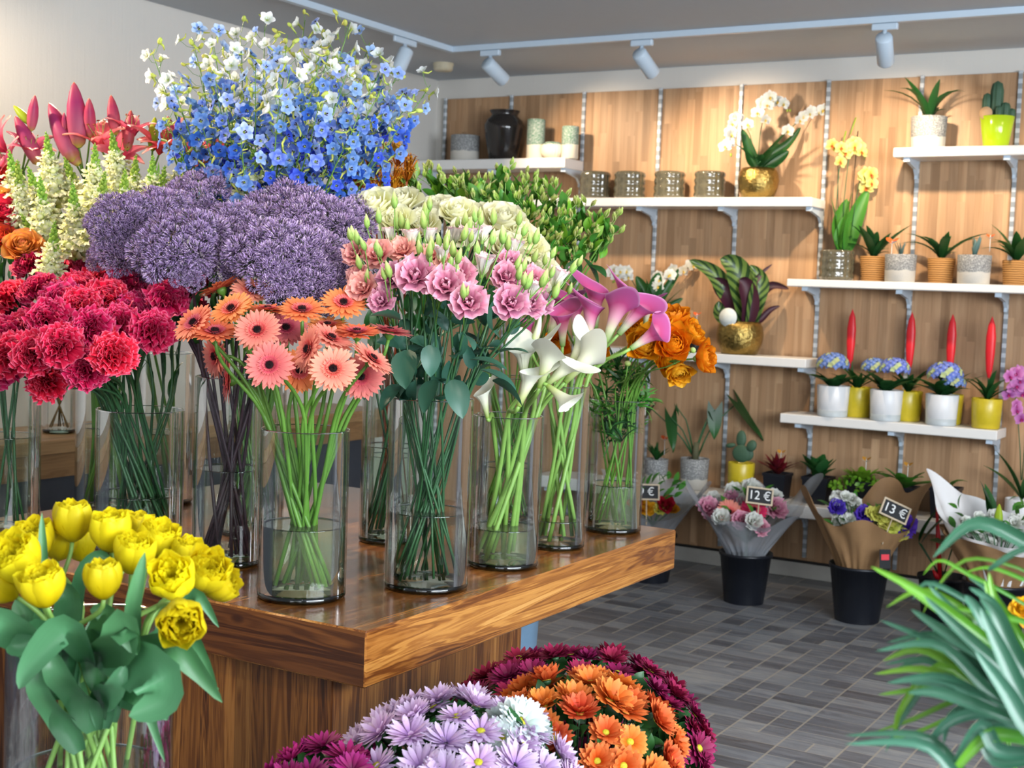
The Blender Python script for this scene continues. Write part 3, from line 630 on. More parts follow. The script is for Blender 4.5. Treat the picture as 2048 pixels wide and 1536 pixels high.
# ---- coral gerberas
gm=[b_gerbera(PT['ger_o']) for _ in range(3)]+[b_gerbera(PT['ger_p']) for _ in range(2)]
GER=[(392,650,3.30,(-.5,.62,.6),0,'orange-coral gerbera at the far left edge of its bunch, tilted up'),
(466,622,3.36,(-.35,.72,.6),0,'orange gerbera overlapping the leftmost one, dark eye visible'),
(430,669,3.28,(.05,.9,.38),1,'orange gerbera seen almost edge-on below the two leftmost blooms'),
(516,664,3.24,(-.05,.55,.82),3,'coral gerbera with dark eye just above the large front bloom'),
(443,580,3.55,(-.45,.9,-.05),1,'orange gerbera tilted away against the red carnations'),
(504,586,3.52,(.1,.85,.5),3,'pinkish gerbera under the purple throatwort, behind the others'),
(535,625,3.38,(0,1,.12),0,'yellow-orange gerbera seen edge-on in the middle of the bunch'),
(604,625,3.30,(.05,.88,.45),1,'peach gerbera with pink ring, top centre of its bunch'),
(687,610,3.42,(.1,.76,.64),2,'light orange gerbera standing highest at the right of the bunch'),
(541,732,3.14,(-.05,.3,.95),4,'large pink gerbera facing front with round black eye'),
(666,741,3.12,(.12,.5,.86),3,'pale pink gerbera facing front at the right, low in the bunch'),
(622,700,3.20,(-.8,.25,.55),4,'deep pink gerbera turned sideways between the two front blooms'),
(660,681,3.26,(.42,.85,.3),3,'pink gerbera sloping down to the right above the pale front bloom'),
(714,670,3.30,(0,.97,.22),0,'orange and pink gerbera seen edge-on at the right'),
(779,668,3.40,(.15,.98,.08),3,'brownish pink gerbera seen edge-on, farthest right of the bunch'),
(741,722,3.22,(.6,.76,.22),4,'pink gerbera tilted to the right on a grey-green neck'),
(724,755,3.30,(-.1,.25,.92),4,'pink gerbera hanging low behind the tilted one at the right'),
(436,712,3.45,(-.6,-.05,.5),3,'shaded pale gerbera low at the left behind the stems'),
(462,762,3.40,(-.92,.0,.3),4,'shaded gerbera in profile, lowest at the left'),
(572,660,3.38,(.1,.6,.65),3,'coral gerbera half hidden behind the centre stem'),
(598,742,3.34,(.2,.3,.8),1,'orange gerbera half hidden behind the large front bloom'),
(655,657,3.42,(0,.93,.25),0,'small orange gerbera peeking over the sloping pink one')]
for x,y,D,f,k,lb in GER:
    flower('gerbera','flower','coral gerberas in the front vase',VS['gerb'],gm[k],P(x,y,D-.06),FD(*f),1.03,.0054,G1,label=lb,back=.012,n=8,rimk=.55,basek=.8,side=.35)
# ---- red carnations
cm=[b_carn() for _ in range(4)]
CAR=[(62,524,3.95),(121,541,3.98),(183,531,4.0),(15,592,3.8),(72,572,3.75),(148,572,3.72),(160,606,3.55),(215,590,3.62),(250,566,3.75),(297,553,3.85),(402,562,4.02),(339,592,3.6),(282,604,3.72),(307,658,3.42),(94,632,3.45),(44,652,3.6),(186,652,3.42),(120,600,3.6),(2,668,3.55),(22,708,3.42),(66,702,3.32),(121,688,3.26),(228,705,3.2),(172,735,3.28),(92,758,3.5),(240,642,3.5),(380,602,3.9),(205,560,3.85),(265,620,3.62),(150,700,3.5),(345,560,3.98),(18,625,3.85),(5,735,3.62)]
c0=P(200,760,3.8)
for x,y,D in CAR:
    p=P(x,y,D); f=(p-c0).normalized()+FD(0,.5,.5)*.6
    flower('carnation','flower','red carnations in the large bunch',VS['carn'],random.choice(cm),p-f.normalized()*.025,f,1.22+U(-.06,.14),.0042,G2,back=.026,rimk=.7,basek=.7)
rank(LAB['carnation'],'red carnation','of the carnation bunch',5)
for r,_,_ in LAB['carnation']:
    s=[c for c in r.children if c.name.startswith('stem')][0]; me=s.data; vv=[WM[r.name]@v.co for v in me.vertices]
    for q in range(4):
        k=int(len(vv)*U(.40,.88)); p=vv[k]; leaf(r,p,V((U(-1,1),U(-1,1),1.4)),U(.06,.10),.009,L_DARK,pr_strap,.2,1.4,nu=2,nv=6,fold=.2)
# ---- cream roses
rm=[b_rose(PT['rose_w'],1.0,28) for _ in range(2)]+[b_rose(PT['rose_w'],1.25,30,.004)]
for x,y,D,s in [(752,420,3.95,1.25),(806,414,4.05,1.2),(795,446,3.9,1.0),(846,455,3.92,1.1),(876,424,4.05,1.1),(915,431,4.0,1.1),(958,438,4.05,1.1),(1004,450,4.0,1.3),(1034,476,3.98,1.1),(1056,494,4.0,1.05),(1075,535,4.0,1.05),(715,432,4.1,1.0),(1010,500,3.9,1.0),(930,470,3.92,1.0),(1065,565,4.05,.9)]:
    p=P(x,y,D); f=(p-P(880,620,4.2)).normalized()+FD(-.1,.35,.35)
    r,pts=flower('rose','flower','cream roses behind the lisianthus',VS['rose'],random.choice(rm),p-f.normalized()*.02,f,s*1.3,.0038,G2,back=.012,rimk=.6)
    for k in (5,6,7,8,9,10): leaf(r,pts[k],V((U(-1,1),U(-1,1),.5)),U(.05,.08),.042,L_DARK,a0=.3,a1=1.5)
rank(LAB['rose'],'cream rose','of the cream roses',3)
# ---- orange roses
om=[b_rose(PT['rose_o'],1.0,32) for _ in range(2)]; rr_=b_rose(PT['rose_r'],.95,30)
for x,y,D,me,s,lb in [(47,497,3.95,om[0],1.35,'peach-orange rose beside the red carnations at the left edge'),(12,432,4.05,rr_,1.5,'orange and red rose above the peach one, cut by the photo edge'),(18,398,4.15,om[1],1.1,'yellow-orange rose partly behind the snapdragons'),(2,478,4.0,rr_,1.2,'flame red rose lowest at the left edge behind the peach rose'),(12,350,4.3,rr_,1.1,'dark red rose under the lily buds at the left edge'),(75,470,4.2,rr_,.8,'small orange-red rose half behind snapdragon florets')]:
    p=P(x,y,D); f=FD(.15,.6,.75)
    r,pts=flower('orange_rose','flower','orange roses at the left',VS['oran'],me,p-f*.02,f,s,.004,G2,back=.012,label=lb)
    for k in (6,8,9): leaf(r,pts[k],V((U(-1,1),U(-1,1),.8)),U(.05,.07),.038,L_DARK,a0=.3,a1=1.3)
# ---- lisianthus: bloom, buds and leaves on each stem
lm=[b_lisi(PT['lisi']) for _ in range(3)]; ls=[b_lisi(PT['lisi_s'],.9) for _ in range(2)]; lw=[b_lisi(PT['lisi_w'],.42),b_lisi(PT['lisi_w'],.55)]; bud=b_bud()
LIS=[(711,508,3.42,'s',.9),(757,512,3.45,'s',1.1),(806,502,3.5,'s',1),(728,578,3.38,'s',1.1),(716,552,3.42,'s',.8),(786,556,3.36,'m',1.0),(832,553,3.30,'m',1.25),(763,602,3.34,'m',.85),(892,572,3.28,'m',1.2),(918,552,3.34,'m',1.1),(938,606,3.26,'m',1.15),(898,530,3.42,'s',1),(1021,607,3.32,'m',1.15),(1012,554,3.44,'m',1),(1064,562,3.5,'m',1.05),(1060,609,3.46,'m',1.0),(1084,606,3.54,'m',.8),(863,512,3.5,'s',.9),(1020,525,3.56,'m',.9),
(884,510,3.40,'w',.9),(966,537,3.34,'w',1.1),(938,482,3.5,'w',1.15),(1113,563,3.5,'w',1.1),(823,477,3.5,'w',.9),(858,474,3.55,'w',.9),(966,470,3.6,'w',.95),(1026,500,3.6,'w',1.0),(1066,578,3.42,'w',.8),(869,550,3.3,'w',.7),(909,474,3.55,'w',.9),(780,470,3.55,'w',.8)]
c0=V((-1.972,2.937,1.30))
desc={'s':'salmon pink lisianthus','m':'mauve pink lisianthus','w':'pale half-open lisianthus'}
LISR={'s':[],'m':[],'w':[]}
def leafL(r,p,d,L,W,**k): return leaf(r,p,d,L,W,L_LISI,lambda v:math.sin(PI*min(1,v**.75*.97+.03))**.75,nu=4,nv=8,**k)
for x,y,D,k,s in LIS:
    p=P(x,y,D); o=(p-c0).normalized(); f=o*.7+(FD(-.05,.1,.9) if k!='w' else FD(0,.9,.15)); f.normalize()
    me=random.choice({'s':ls,'m':lm,'w':lw}[k])
    r,pts=flower('lisianthus','flower','lisianthus stems in the tall front vase',VS['lisi'],me,p-f*.018,f,s*(1.0 if k!='w' else 1.02),.0034,G2,back=.006,rimk=.55,basek=.85,side=.4)
    LISR[k].append((r,x,y)); LAB['lisianthus'].pop()
    for b in range(random.choice((2,2,3))):
        q=p+o*.02+V((U(-.055,.055),U(-.03,.05),U(.0,.06))); part('bud',bud,None,r,Mw=frame(q,o*.5+V((U(-.3,.3),U(-.3,.3),1)),U(0,6),U(.8,1.25)))
        a=pts[-4]; part('bud_stem',MB().tube([a,(a+q)/2+V((0,0,-.01)),q],[.0016,.0013,.0015],5),G1,r)
    for q in range(3):
        kk=random.choice((4,5,6,7,8,9)); leafL(r,pts[kk],V((U(-1,1),U(-1,.5),U(.2,1.2))),U(.05,.085),U(.028,.042),a0=.2,a1=U(.6,1.5),spin=U(0,6),cup=.12)
for k in LISR: rank(LISR[k],desc[k],'of the lisianthus bunch',3 if k=='m' else 2)
r=LISR['m'][3][0]
for x,y,D,d,L,W in [(800,640,3.28,(-.75,.35,.3),.085,.055),(815,700,3.26,(-.1,-.7,.5),.10,.07),(735,745,3.30,(-.15,-.9,.3),.07,.05),(960,740,3.22,(.9,-.12,.35),.11,.06),(985,762,3.20,(.9,-.3,.2),.10,.055),(905,760,3.24,(.3,-.7,.5),.10,.06),(860,690,3.28,(.1,-.8,.4),.08,.05),(925,668,3.24,(.5,-.2,.6),.07,.04),(1000,705,3.36,(.7,.3,.3),.08,.05),(870,760,3.3,(-.4,-.7,.5),.09,.055),(940,720,3.3,(.8,.1,.2),.1,.05),(800,770,3.3,(-.6,-.5,.4),.08,.05)]:
    leafL(r,P(x,y,D),FD(*d),L,W,a0=0,a1=.7,spin=U(2.6,3.6),cup=.12)
# ---- pink and white callas (base px -> mouth px)
cp=[b_calla(PT['calp'],1.0,.4),b_calla(PT['calp'],1.15,.25)]
def calla(kind,vs,me,b,m,D1,D2,s,label,spin):
    p=P(*b,D1); q=P(*m,D1-(D1-D2)*.25); f=(q-p).normalized()
    return flower('calla','flower',kind+' callas',vs,me,p,f,s*(1.05 if kind=='pink' else 1.15),.0062 if kind=='pink' else .0068,G3,'spathe',spin,label,n=8,rimk=.8,basek=.85,side=.5)
for b,m,D1,D2,s,sp,lb in [((1125,692),(1126,612),3.95,3.9,1.15,0,'pink calla, leftmost of the upright front ones'),
((1177,684),(1182,600),3.93,3.88,1.3,1.0,'deep pink calla in the centre with a wide open mouth'),
((1211,682),(1240,608),3.9,3.82,1.35,2.0,'light pink calla with wide mouth right of the centre one'),
((1237,668),(1283,615),3.98,3.95,1.35,4.2,'lilac-pink calla leaning right, back of spathe shown'),
((1262,697),(1330,652),3.95,3.9,1.15,5.0,'pink calla lying almost horizontal over the yellow ranunculus'),
((1190,655),(1190,585),4.15,4.05,1.4,1.5,'pink calla at the top of the bunch, mouth level'),
((1100,670),(1124,592),4.2,4.2,1.3,3.4,'dusky pink calla behind the pale lisianthus bud'),
((1235,640),(1248,585),4.15,4.1,1.2,.3,'pink calla at the top behind the wide-mouthed one'),
((1062,700),(1050,655),4.0,3.95,1.0,2.6,'pink calla low under the lisianthus blooms'),
((1150,670),(1148,605),4.15,4.1,1.2,2.0,'dark pink calla squeezed between the two front ones'),
((1290,650),(1300,595),4.15,4.15,.9,3.0,'slim pink calla pointing up behind the leaning one')]:
    calla('pink',VS['pcal'],random.choice(cp),b,m,D1,D2,s,lb,sp)
cw=[b_calla(PT['calw'],1.0,.5),b_calla(PT['calw'],1.25,.45)]; cb=b_callabud(PT['calw'])
for b,m,D1,D2,s,sp,lb,me in [((1048,765),(1046,712),3.72,3.68,1.0,.9,'white calla whose pointed spathe reaches left',cw[1]),
((1079,775),(1094,722),3.68,3.60,1.05,2.0,'white calla in the centre facing forward',cw[1]),
((1092,770),(1130,738),3.70,3.66,.95,3.6,'white calla opening to the right above the drooping one',cw[1]),
((1096,772),(1118,790),3.66,3.54,.95,.5,'white calla drooping forward over the vase rim',cw[0]),
((1038,812),(1064,748),3.66,3.64,1.0,3.6,'white calla seen from the side, hanging left of the rim',cw[0]),
((1090,745),(1084,685),3.85,3.84,.9,.6,'white calla behind the centre one, in shade',cw[0]),
((1136,738),(1162,690),3.85,3.82,1.0,5.4,'white calla with a curled back tip',cw[0]),
((1130,764),(1188,700),3.8,3.8,1.15,1.2,'white calla farthest right, green veined back shown',cw[0]),
((1064,694),(1090,622),3.75,3.8,.8,1.0,'tall furled yellow-green calla above the white ones',cb),
((975,836),(966,790),3.72,3.72,.75,1.0,'white calla inside the vase at its left wall',cw[0])]:
    calla('white',VS['wcal'],me,b,m,D1,D2,s,lb,sp)
for i in range(9):
    pass
# ---- ranunculus
rn=[b_ranun(PT['ran']),b_ranun(PT['ran'])]; ry=b_ranun(PT['ran_y']); rb=bpy.data.meshes.new('x')
mb=MB(); mb.ell((0,0,.008),(.010,.010,.009),12,8,0)
for i in range(5): mb.blade(RZ(i*1.256),.02,.012,pr_round,1.3,-.9,mi=1,cup=.4,nu=3,nv=5)
rb=mb.mesh('ranunculus_bud',[PT['bud'],G3])
for x,y,D,f,me,s,lb in [(1340,640,4.25,(0,.9,.35),rn[0],1.3,'orange ranunculus at the very top of its bunch'),(1318,655,4.2,(-.2,.7,.5),rn[1],1.1,'orange ranunculus behind the reclining pink calla'),(1289,690,4.12,(0,.3,.9),ry,1.25,'golden yellow ranunculus under the reclining calla'),(1345,689,4.1,(.1,.35,.9),rn[1],1.25,'orange ranunculus facing forward in the centre'),(1379,668,4.25,(.7,.5,.4),rn[0],1.15,'orange ranunculus leaning right above the green bud'),(1403,716,4.15,(.85,.15,.5),rn[0],1.15,'orange ranunculus on its own, farthest right'),(1338,722,4.25,(.1,-.1,.9),rn[0],1.05,'shaded orange ranunculus below the centre one'),(1357,742,4.2,(.2,-.6,.7),ry,1.0,'yellow ranunculus hanging lowest, seen from below'),(1272,662,4.35,(-.2,.5,.6),rn[0],1.0,'orange ranunculus hidden behind pink callas'),(1125,608,4.4,(0,.6,.6),rn[0],.9,'orange ranunculus glimpsed between lisianthus and callas'),(1112,690,4.4,(0,.3,.8),rn[1],1.0,'orange ranunculus low between the pink calla stems'),(1190,700,4.4,(0,.3,.8),rn[1],1.0,'orange ranunculus shaded behind the pink calla bases')]:
    p=P(x,y,D); f=FD(*f)
    r,pts=flower('ranunculus','flower','orange ranunculus at the far end',VS['ranu'],me,p-f*.015,f,s*1.2,.0038,G1,back=.008,label=lb,rimk=.6)
for x,y,D,f,lb in [(1255,732,4.15,(0,1,.2),'green ranunculus bud on a curved stem above the rim'),(1382,704,4.1,(.6,.7,.2),'green ranunculus bud beside the rightmost bloom')]:
    flower('ranunculus_bud','flower bud','orange ranunculus at the far end',VS['ranu'],rb,P(x,y,D),FD(*f),1.0,.0024,G1,label=lb)
# feathery foliage inside the ranunculus bunch, one sprig per stem
rl=[r for r,_,_ in LAB['ranunculus']]
for i in range(84):
    r=rl[i%len(rl)]; p=VS['ranu']['c']+V((U(-.085,.085),U(-.085,.085),U(.30,.56)))
    d=V((U(-1,1),U(-1,1),U(.1,1))); mb=MB()
    for k in range(6): mb.blade(frame(p,d+V((U(-.6,.6),U(-.6,.6),U(-.4,.4))),U(0,6)),U(.04,.09),.008,pr_strap,.2,U(.8,2.2),nu=1,nv=5)
    part('leaf_sprig',mb,random.choice((L_DARK,L_MID)),r)
# ---- purple throatwort
tm=[b_trach(s) for s in (1,2,3)]
for x,y,D,s in [(232,430,3.72,1.0),(300,415,3.8,1.1),(385,392,3.95,1.15),(345,480,3.55,1.3),(255,480,3.7,1.0),(225,500,3.8,.8),(378,540,3.5,.55),(560,420,3.85,1.45),(490,455,3.7,1.15),(640,450,3.72,1.25),(560,500,3.5,1.35),(680,440,3.9,1.15),(645,560,3.5,1.05),(595,540,3.45,1.1),(455,500,3.62,1.15),(690,500,3.8,1.0),(425,440,3.9,.9),(300,525,3.8,.8),(655,520,3.6,1.0)]:
    p=P(x,y,D); f=(p-V((-2.566,2.82,1.36))).normalized()*.35+V((0,0,1))*.85+FD(0,0,.2)+V((U(-.35,.35),U(-.35,.35),0))
    r,pts=flower('throatwort','flower','purple throatwort heads',VS['trac'],random.choice(tm),p-f.normalized()*.02*s,f,s,.0046,GP,'flower_head',back=.045,rimk=.5)
    for k in range(4): leaf(r,pts[random.choice((6,7,8,9,10))],V((U(-1,1),U(-1,1),.5)),.08,.028,L_DARK,a0=.3,a1=1.4)
rank(LAB['throatwort'],'purple throatwort head','of the throatwort bunch',4)
# ---- snapdragons
sf=b_snap()
def snapd(x,y,D,lean,L,label=None,vs='snap',nb=26,nf=26):
    top=P(x,y,D); ax=FD(lean,1,U(-.05,.15)); base=top-ax*L
    pts=stem_path(VS[vs],base,ax,lead=.3)
    r=thing('snapdragon',label,'flower',pts[0],'pale yellow snapdragon spikes'); pts=pts+[base+ax*L*k/4 for k in range(1,5)]
    part('stem',MB().tube(pts,[.004]*13+[.0036,.003,.002,.0012][:len(pts)-13],7),G1,r)
    for q in range(5): leaf(r,pts[random.choice((5,6,7,8,9))],V((U(-1,1),U(-1,1),.8)),.08,.018,L_MID if q%2 else L_DARK,a0=.3,a1=1.3)
    mb=MB()
    for i in range(nb):
        f=i/nb; h=L*(.60+.38*f); q=base+ax*h; s=1.15-.95*f**1.2; o=frame(q,ax,i*2.4)
        mb.ell((0,0,0),(.0070*s+.001,.0070*s+.001,.011*s+.002),7,5,0,o@RX(-.8)@T((0,0,.011*s)))
    part('bud_tip',mb,PT['snb'],r)
    for i in range(nf):
        f=i/nf; q=base+ax*L*(.06+.60*f); o=frame(q,ax,i*2.4+U(-.2,.2))@RX(-1.05-.15*(1-f)+.25*f)@T((0,0,.003)); part('floret',sf,None,r,Mw=o@M4.Scale((1.9-.95*f)*U(.9,1.1),4))
    LAB.setdefault('snapdragon',[]).append((r,x,y))
for x,y,D,ln in [(18,298,4.15,-.15),(35,318,4.05,-.1),(92,262,4.2,-.1),(145,362,3.95,-.05),(190,285,4.1,0),(222,258,4.18,-.15),(272,308,4.15,.05),(306,308,4.1,.05),(368,298,4.12,.15),(128,312,4.2,-.35),(55,330,4.1,-.3),(40,425,4.0,-.6),(250,335,4.05,0),(330,330,4.1,.15),(80,350,4.0,-.1),(210,340,3.95,.1),(110,440,3.9,.05)]:
    snapd(x,y,D,ln,.25)
rank(LAB['snapdragon'],'pale yellow snapdragon spike','of the snapdragons',3)
snapd(508,298,4.0,.12,.20,'lone pale snapdragon spike in front of the blue delphiniums',vs='delp',nf=14)
# ---- lilies
lb_=b_lilbud(PT['lib']); lg=b_lilbud(PT['lig']); lf=b_lily()
BUD=[(158,296,148,164,0,1.35),(150,325,98,206,0,1.2),(62,262,70,190,0,.8),(78,330,30,232,0,1.15),(62,250,27,211,1,.75),(180,275,178,196,0,.95),(232,270,222,190,0,1.1),(160,330,110,275,0,.95),(305,302,310,234,1,.85),(350,290,335,232,0,.85),(255,300,262,220,0,.7),(130,260,128,225,0,.6),(375,345,388,290,0,.9)]
LS=[]
for i in range(6):
    c=P(40+i*65,345,4.45); pts=stem_path(VS['lily'],c,V((0,0,1)))
    r=thing('lily',None,'flower',pts[0],'pink lily stems'); part('stem',MB().tube(pts,.0048,7),G1,r); LS.append((r,c,pts))
    for k in range(6): leaf(r,pts[7+k%5]+V((0,0,.01)),V((U(-1,1),U(-1,1),.9)),U(.10,.14),.026,L_MID,a0=.2,a1=.9,nv=8)
def lily_at(x): return LS[min(range(6),key=lambda i:abs(40+i*65-x))]
for bx,by,tx,ty,g,s in BUD:
    r,c,pts=lily_at(bx); p=P(bx,by,4.33); q=P(tx,ty,4.33+U(-.05,.05)); part('bud',lg if g else lb_,None,r,Mw=frame(p,q-p,U(0,6),(q-p).length/.124))
    part('bud_stem',MB().tube([c-V((0,0,.03)),(c+p)/2-V((0,0,.012)),p],.003,6),G1,r)
for x,y,f,s in [(14,300,(-.6,.5,.3),1.0),(205,300,(-.1,.8,.3),1.05),(262,275,(.1,.9,.2),.85),(318,305,(.2,.8,.35),1.0),(372,318,(.5,.7,.2),.95),(30,345,(-.6,.6,.3),1.0),(428,310,(.4,.8,.1),.9),(5,370,(-.4,.4,.6),.9),(345,300,(-.3,.7,.5),.9),(235,320,(.3,.6,.6),.9),(400,330,(.2,.6,.6),.85),(60,310,(.2,.8,.4),.8)]:
    r,c,pts=lily_at(x); p=P(x,y+4,4.34); part('bloom',lf,None,r,Mw=frame(p,FD(*f),U(0,6),s*1.1)); part('bud_stem',MB().tube([c-V((0,0,.03)),(c+p)/2-V((0,0,.012)),p],.003,6),G1,r)
for (r,_,_),lb in zip(LS,['pink lily stem at the left edge with open bloom and a yellow-green bud','pink lily stem with two long upright rosy buds','pink lily stem carrying the tallest bud','pink lily stem with an open bloom behind the snapdragon tips','pink lily stem with the plump green bud','pink lily stem nearest the blue delphiniums']): r['label']=lb
# ---- delphiniums
df=[b_delph(PT['del0'],.75),b_delph(PT['del1']),b_delph(PT['del2']),b_delph(PT['del2'],.85),b_delph(PT['del3'],.95)]; db=b_delbud()
TIP=[(302,100,4.2),(425,70,4.3),(345,160,4.1),(330,230,4.05),(385,75,4.35),(450,110,4.2),(480,60,4.45),(530,52,4.3),(575,70,4.15),(610,40,4.4),(650,60,4.3),(700,45,4.2),(740,85,4.3),(770,120,4.25),(800,140,4.3),(862,170,4.35),(820,200,4.2),(800,255,4.15),(760,180,4.05),(700,130,4.05),(640,120,3.95),(580,140,3.9),(510,130,3.95),(450,190,3.95),(400,150,4.2),(560,200,3.85),(640,210,3.85),(720,230,3.9),(480,250,3.85),(400,230,3.95),(500,170,4.1),(610,160,4.1),(680,180,4.15),(740,140,4.3),(550,100,4.2),(660,100,4.2),(430,150,4.1),(785,210,4.25)]
for x,y,D in TIP:
    tip=P(x,y,D); c=VS['delp']['c']+V((0,0,.62)); ax=(tip-c).normalized(); L=min(.42,(tip-c).length*.8); base=tip-ax*L
    pts=stem_path(VS['delp'],base,ax,lead=.35,rimk=.5)+[base+ax*L*k/6+V((U(-1,1),U(-1,1),0))*.003 for k in range(1,7)]
    r=thing('delphinium',None,'flower',pts[0],'blue delphinium sprays'); mb=MB().tube(pts,[.003]*13+[.0026,.0023,.002,.0017,.0014,.001],6)
    nf=22
    ff=[]
    for i in range(nf):
        f=(i+U(-.3,.3))/nf; q=base+ax*L*max(.0,min(1,f)); a=i*2.4+U(-.4,.4); sd=frame(q,ax,a)@V((0,1,.55))-q; sd.normalize()
        ln=U(.035,.075)*(1.1-.45*f); e=q+sd*ln+V((0,0,.008)); mb.tube([q,q+sd*ln*.5+V((0,0,-.004)),e],.0008,4,0,False)
        ff.append((e,(sd+FD(0,-.05,.55)*U(.1,1.1)).normalized()))
    part('stem',mb,G1,r)
    for e,d in ff:
        z=proj(e)[1]+U(-55,55)
        if z<215 and rnd()<.34: part('bud',db,None,r,Mw=frame(e,d,U(0,6),U(1.7,2.6))); continue
        me=random.choice((df[0],df[0],df[0],df[1])) if z<140 else random.choice((df[0],df[1],df[1],df[0],df[2])) if z<215 else random.choice((df[1],df[2],df[3])) if z<265 else random.choice((df[2],df[4],df[4],df[3]))
        part('floret',me,None,r,Mw=frame(e,d,U(0,6),U(1.05,1.45)))
    for k in range(3):
        mb=MB(); p=pts[9+k*2]
        for j in range(5): mb.blade(frame(p,V((U(-1,1),U(-1,1),.8)),U(0,6)),.05,.0045,pr_strap,.1,1,nu=1,nv=4)
        part('leaf_sprig',mb,L_DARK,r)
    LAB.setdefault('delphinium',[]).append((r,x,y))
rank(LAB['delphinium'],'blue and white delphinium spray','of the delphiniums',4)
# ---- green alstroemeria in bud
mb=MB(); 
for i in range(3): mb.blade(RZ(i*2.09),.030,.014,pr_leaf,.35,-.12,cup=.45,nu=3,nv=6)
for i in range(3): mb.blade(RZ(i*2.09+1.05),.028,.011,pr_leaf,.3,-.1,cup=.4,nu=3,nv=6,mi=1)
ab=mb.mesh('alstroemeria_bud',[mpetal('alstroemeria_bud_lime',[(0,hx('6E9A2C')),(.6,hx('B8D060')),(1,hx('DCE498'))],trans=.3),mpetal('alstroemeria_bud_blush',[(0,hx('90B050')),(.6,hx('E0D8A0')),(1,hx('D8A088'))],trans=.3)])
for x,y,D in [(825,375,4.5),(870,375,4.55),(905,385,4.5),(935,378,4.6),(970,390,4.5),(1005,372,4.55),(1040,385,4.5),(1075,385,4.5),(1100,410,4.45),(1130,430,4.4),(1160,440,4.45),(1190,455,4.4),(1212,470,4.4),(1180,490,4.35),(1140,480,4.35),(1110,455,4.35),(1060,430,4.4),(1010,410,4.4),(1150,515,4.35),(1100,500,4.3),(1200,500,4.45),(960,400,4.4),(900,400,4.6),(1085,470,4.35)]:
    p=P(x,y,D); o=(p-VS['alst']['c']-V((0,0,.45))).normalized(); pts=stem_path(VS['alst'],p,o,rimk=.55)
    r=thing('alstroemeria',None,'flower',pts[0],'green alstroemeria stems in bud'); part('stem',MB().tube(pts,.0032,6),G1,r)
    for k in range(9):
        e=p+o*U(-.01,.03)+V((U(-.045,.045),U(-.045,.045),U(-.02,.045))); part('bud',ab,None,r,Mw=frame(e,o+V((U(-.8,.8),U(-.8,.8),U(0,.8))),U(0,6),U(.9,1.3)))
        part('bud_stem',MB().tube([p-o*.02,(p+e)/2,e],.0011,4),G3,r)
    for k in range(13):
        e=p-o*U(-.01,.05)+V((U(-.02,.02),U(-.02,.02),U(-.01,.02))); leaf(r,e,o+V((U(-.9,.9),U(-.9,.9),U(0,.7))),U(.05,.07),U(.026,.036),L_LIME if rnd()<.35 else L_MID,a0=.1,a1=U(.2,1.3),spin=U(0,6),nv=6,nu=4)
    LAB.setdefault('alstroemeria',[]).append((r,x,y))
r=LAB['alstroemeria'][18][0]
for x,y,d,L in [(1165,515,(.75,-.7,.3),.11),(1150,520,(-.1,-.7,.5),.08),(1175,530,(.5,-.1,.5),.09),(1140,535,(-.5,-.5,.5),.09),(1180,560,(.1,-.9,.2),.07)]: leaf(r,P(x,y,4.3),FD(*d),L,.055,L_DARK,a0=0,a1=.6,spin=PI,nu=6,nv=10)
rank(LAB['alstroemeria'],'green budding alstroemeria stem','of the green bunch',3)
# ---- kangaroo paw
for j,(x,y,D) in enumerate([(795,318,4.5),(815,345,4.45),(770,340,4.4),(740,350,4.45),(785,365,4.4),(720,365,4.4),(755,378,4.3),(805,375,4.5),(775,320,4.55),(700,380,4.35),(760,355,4.35)]):
    p=P(x,y,D); o=(p-VS['kang']['c']-V((0,0,.5))).normalized(); pts=stem_path(VS['kang'],p-o*.03,o)
    r=thing('kangaroo_paw',None,'flower',pts[0],'rust orange kangaroo paw'); part('stem',MB().tube(pts,.003,6),mplain('rust_stem',hx('8A3A14'),.6),r)
    for c in range(2):
        mb=MB(); b=p-o*.03*c
        for i in range(15):
            d=o+V((U(-1,1),U(-1,1),U(-.3,.8)))*.8; d.normalize(); e=b+d*.018; g=b+d*U(.034,.048)+V((0,0,.012)); h=g+d*.01+V((0,0,-.014))
            mb.tube([b,e,g,h],[.0012,.0026,.0032,.0012],5,0,False)
            for q in range(3): mb.blade(frame(g,d,q*2.1),.014,.003,pr_leaf,.5,1.6,nu=1,nv=3)
        part('flower_claw',mb,PT['kp'],r)
    LAB.setdefault('kp',[]).append((r,x,y))
rank(LAB['kp'],'rust orange kangaroo paw head','beside the delphiniums',2)
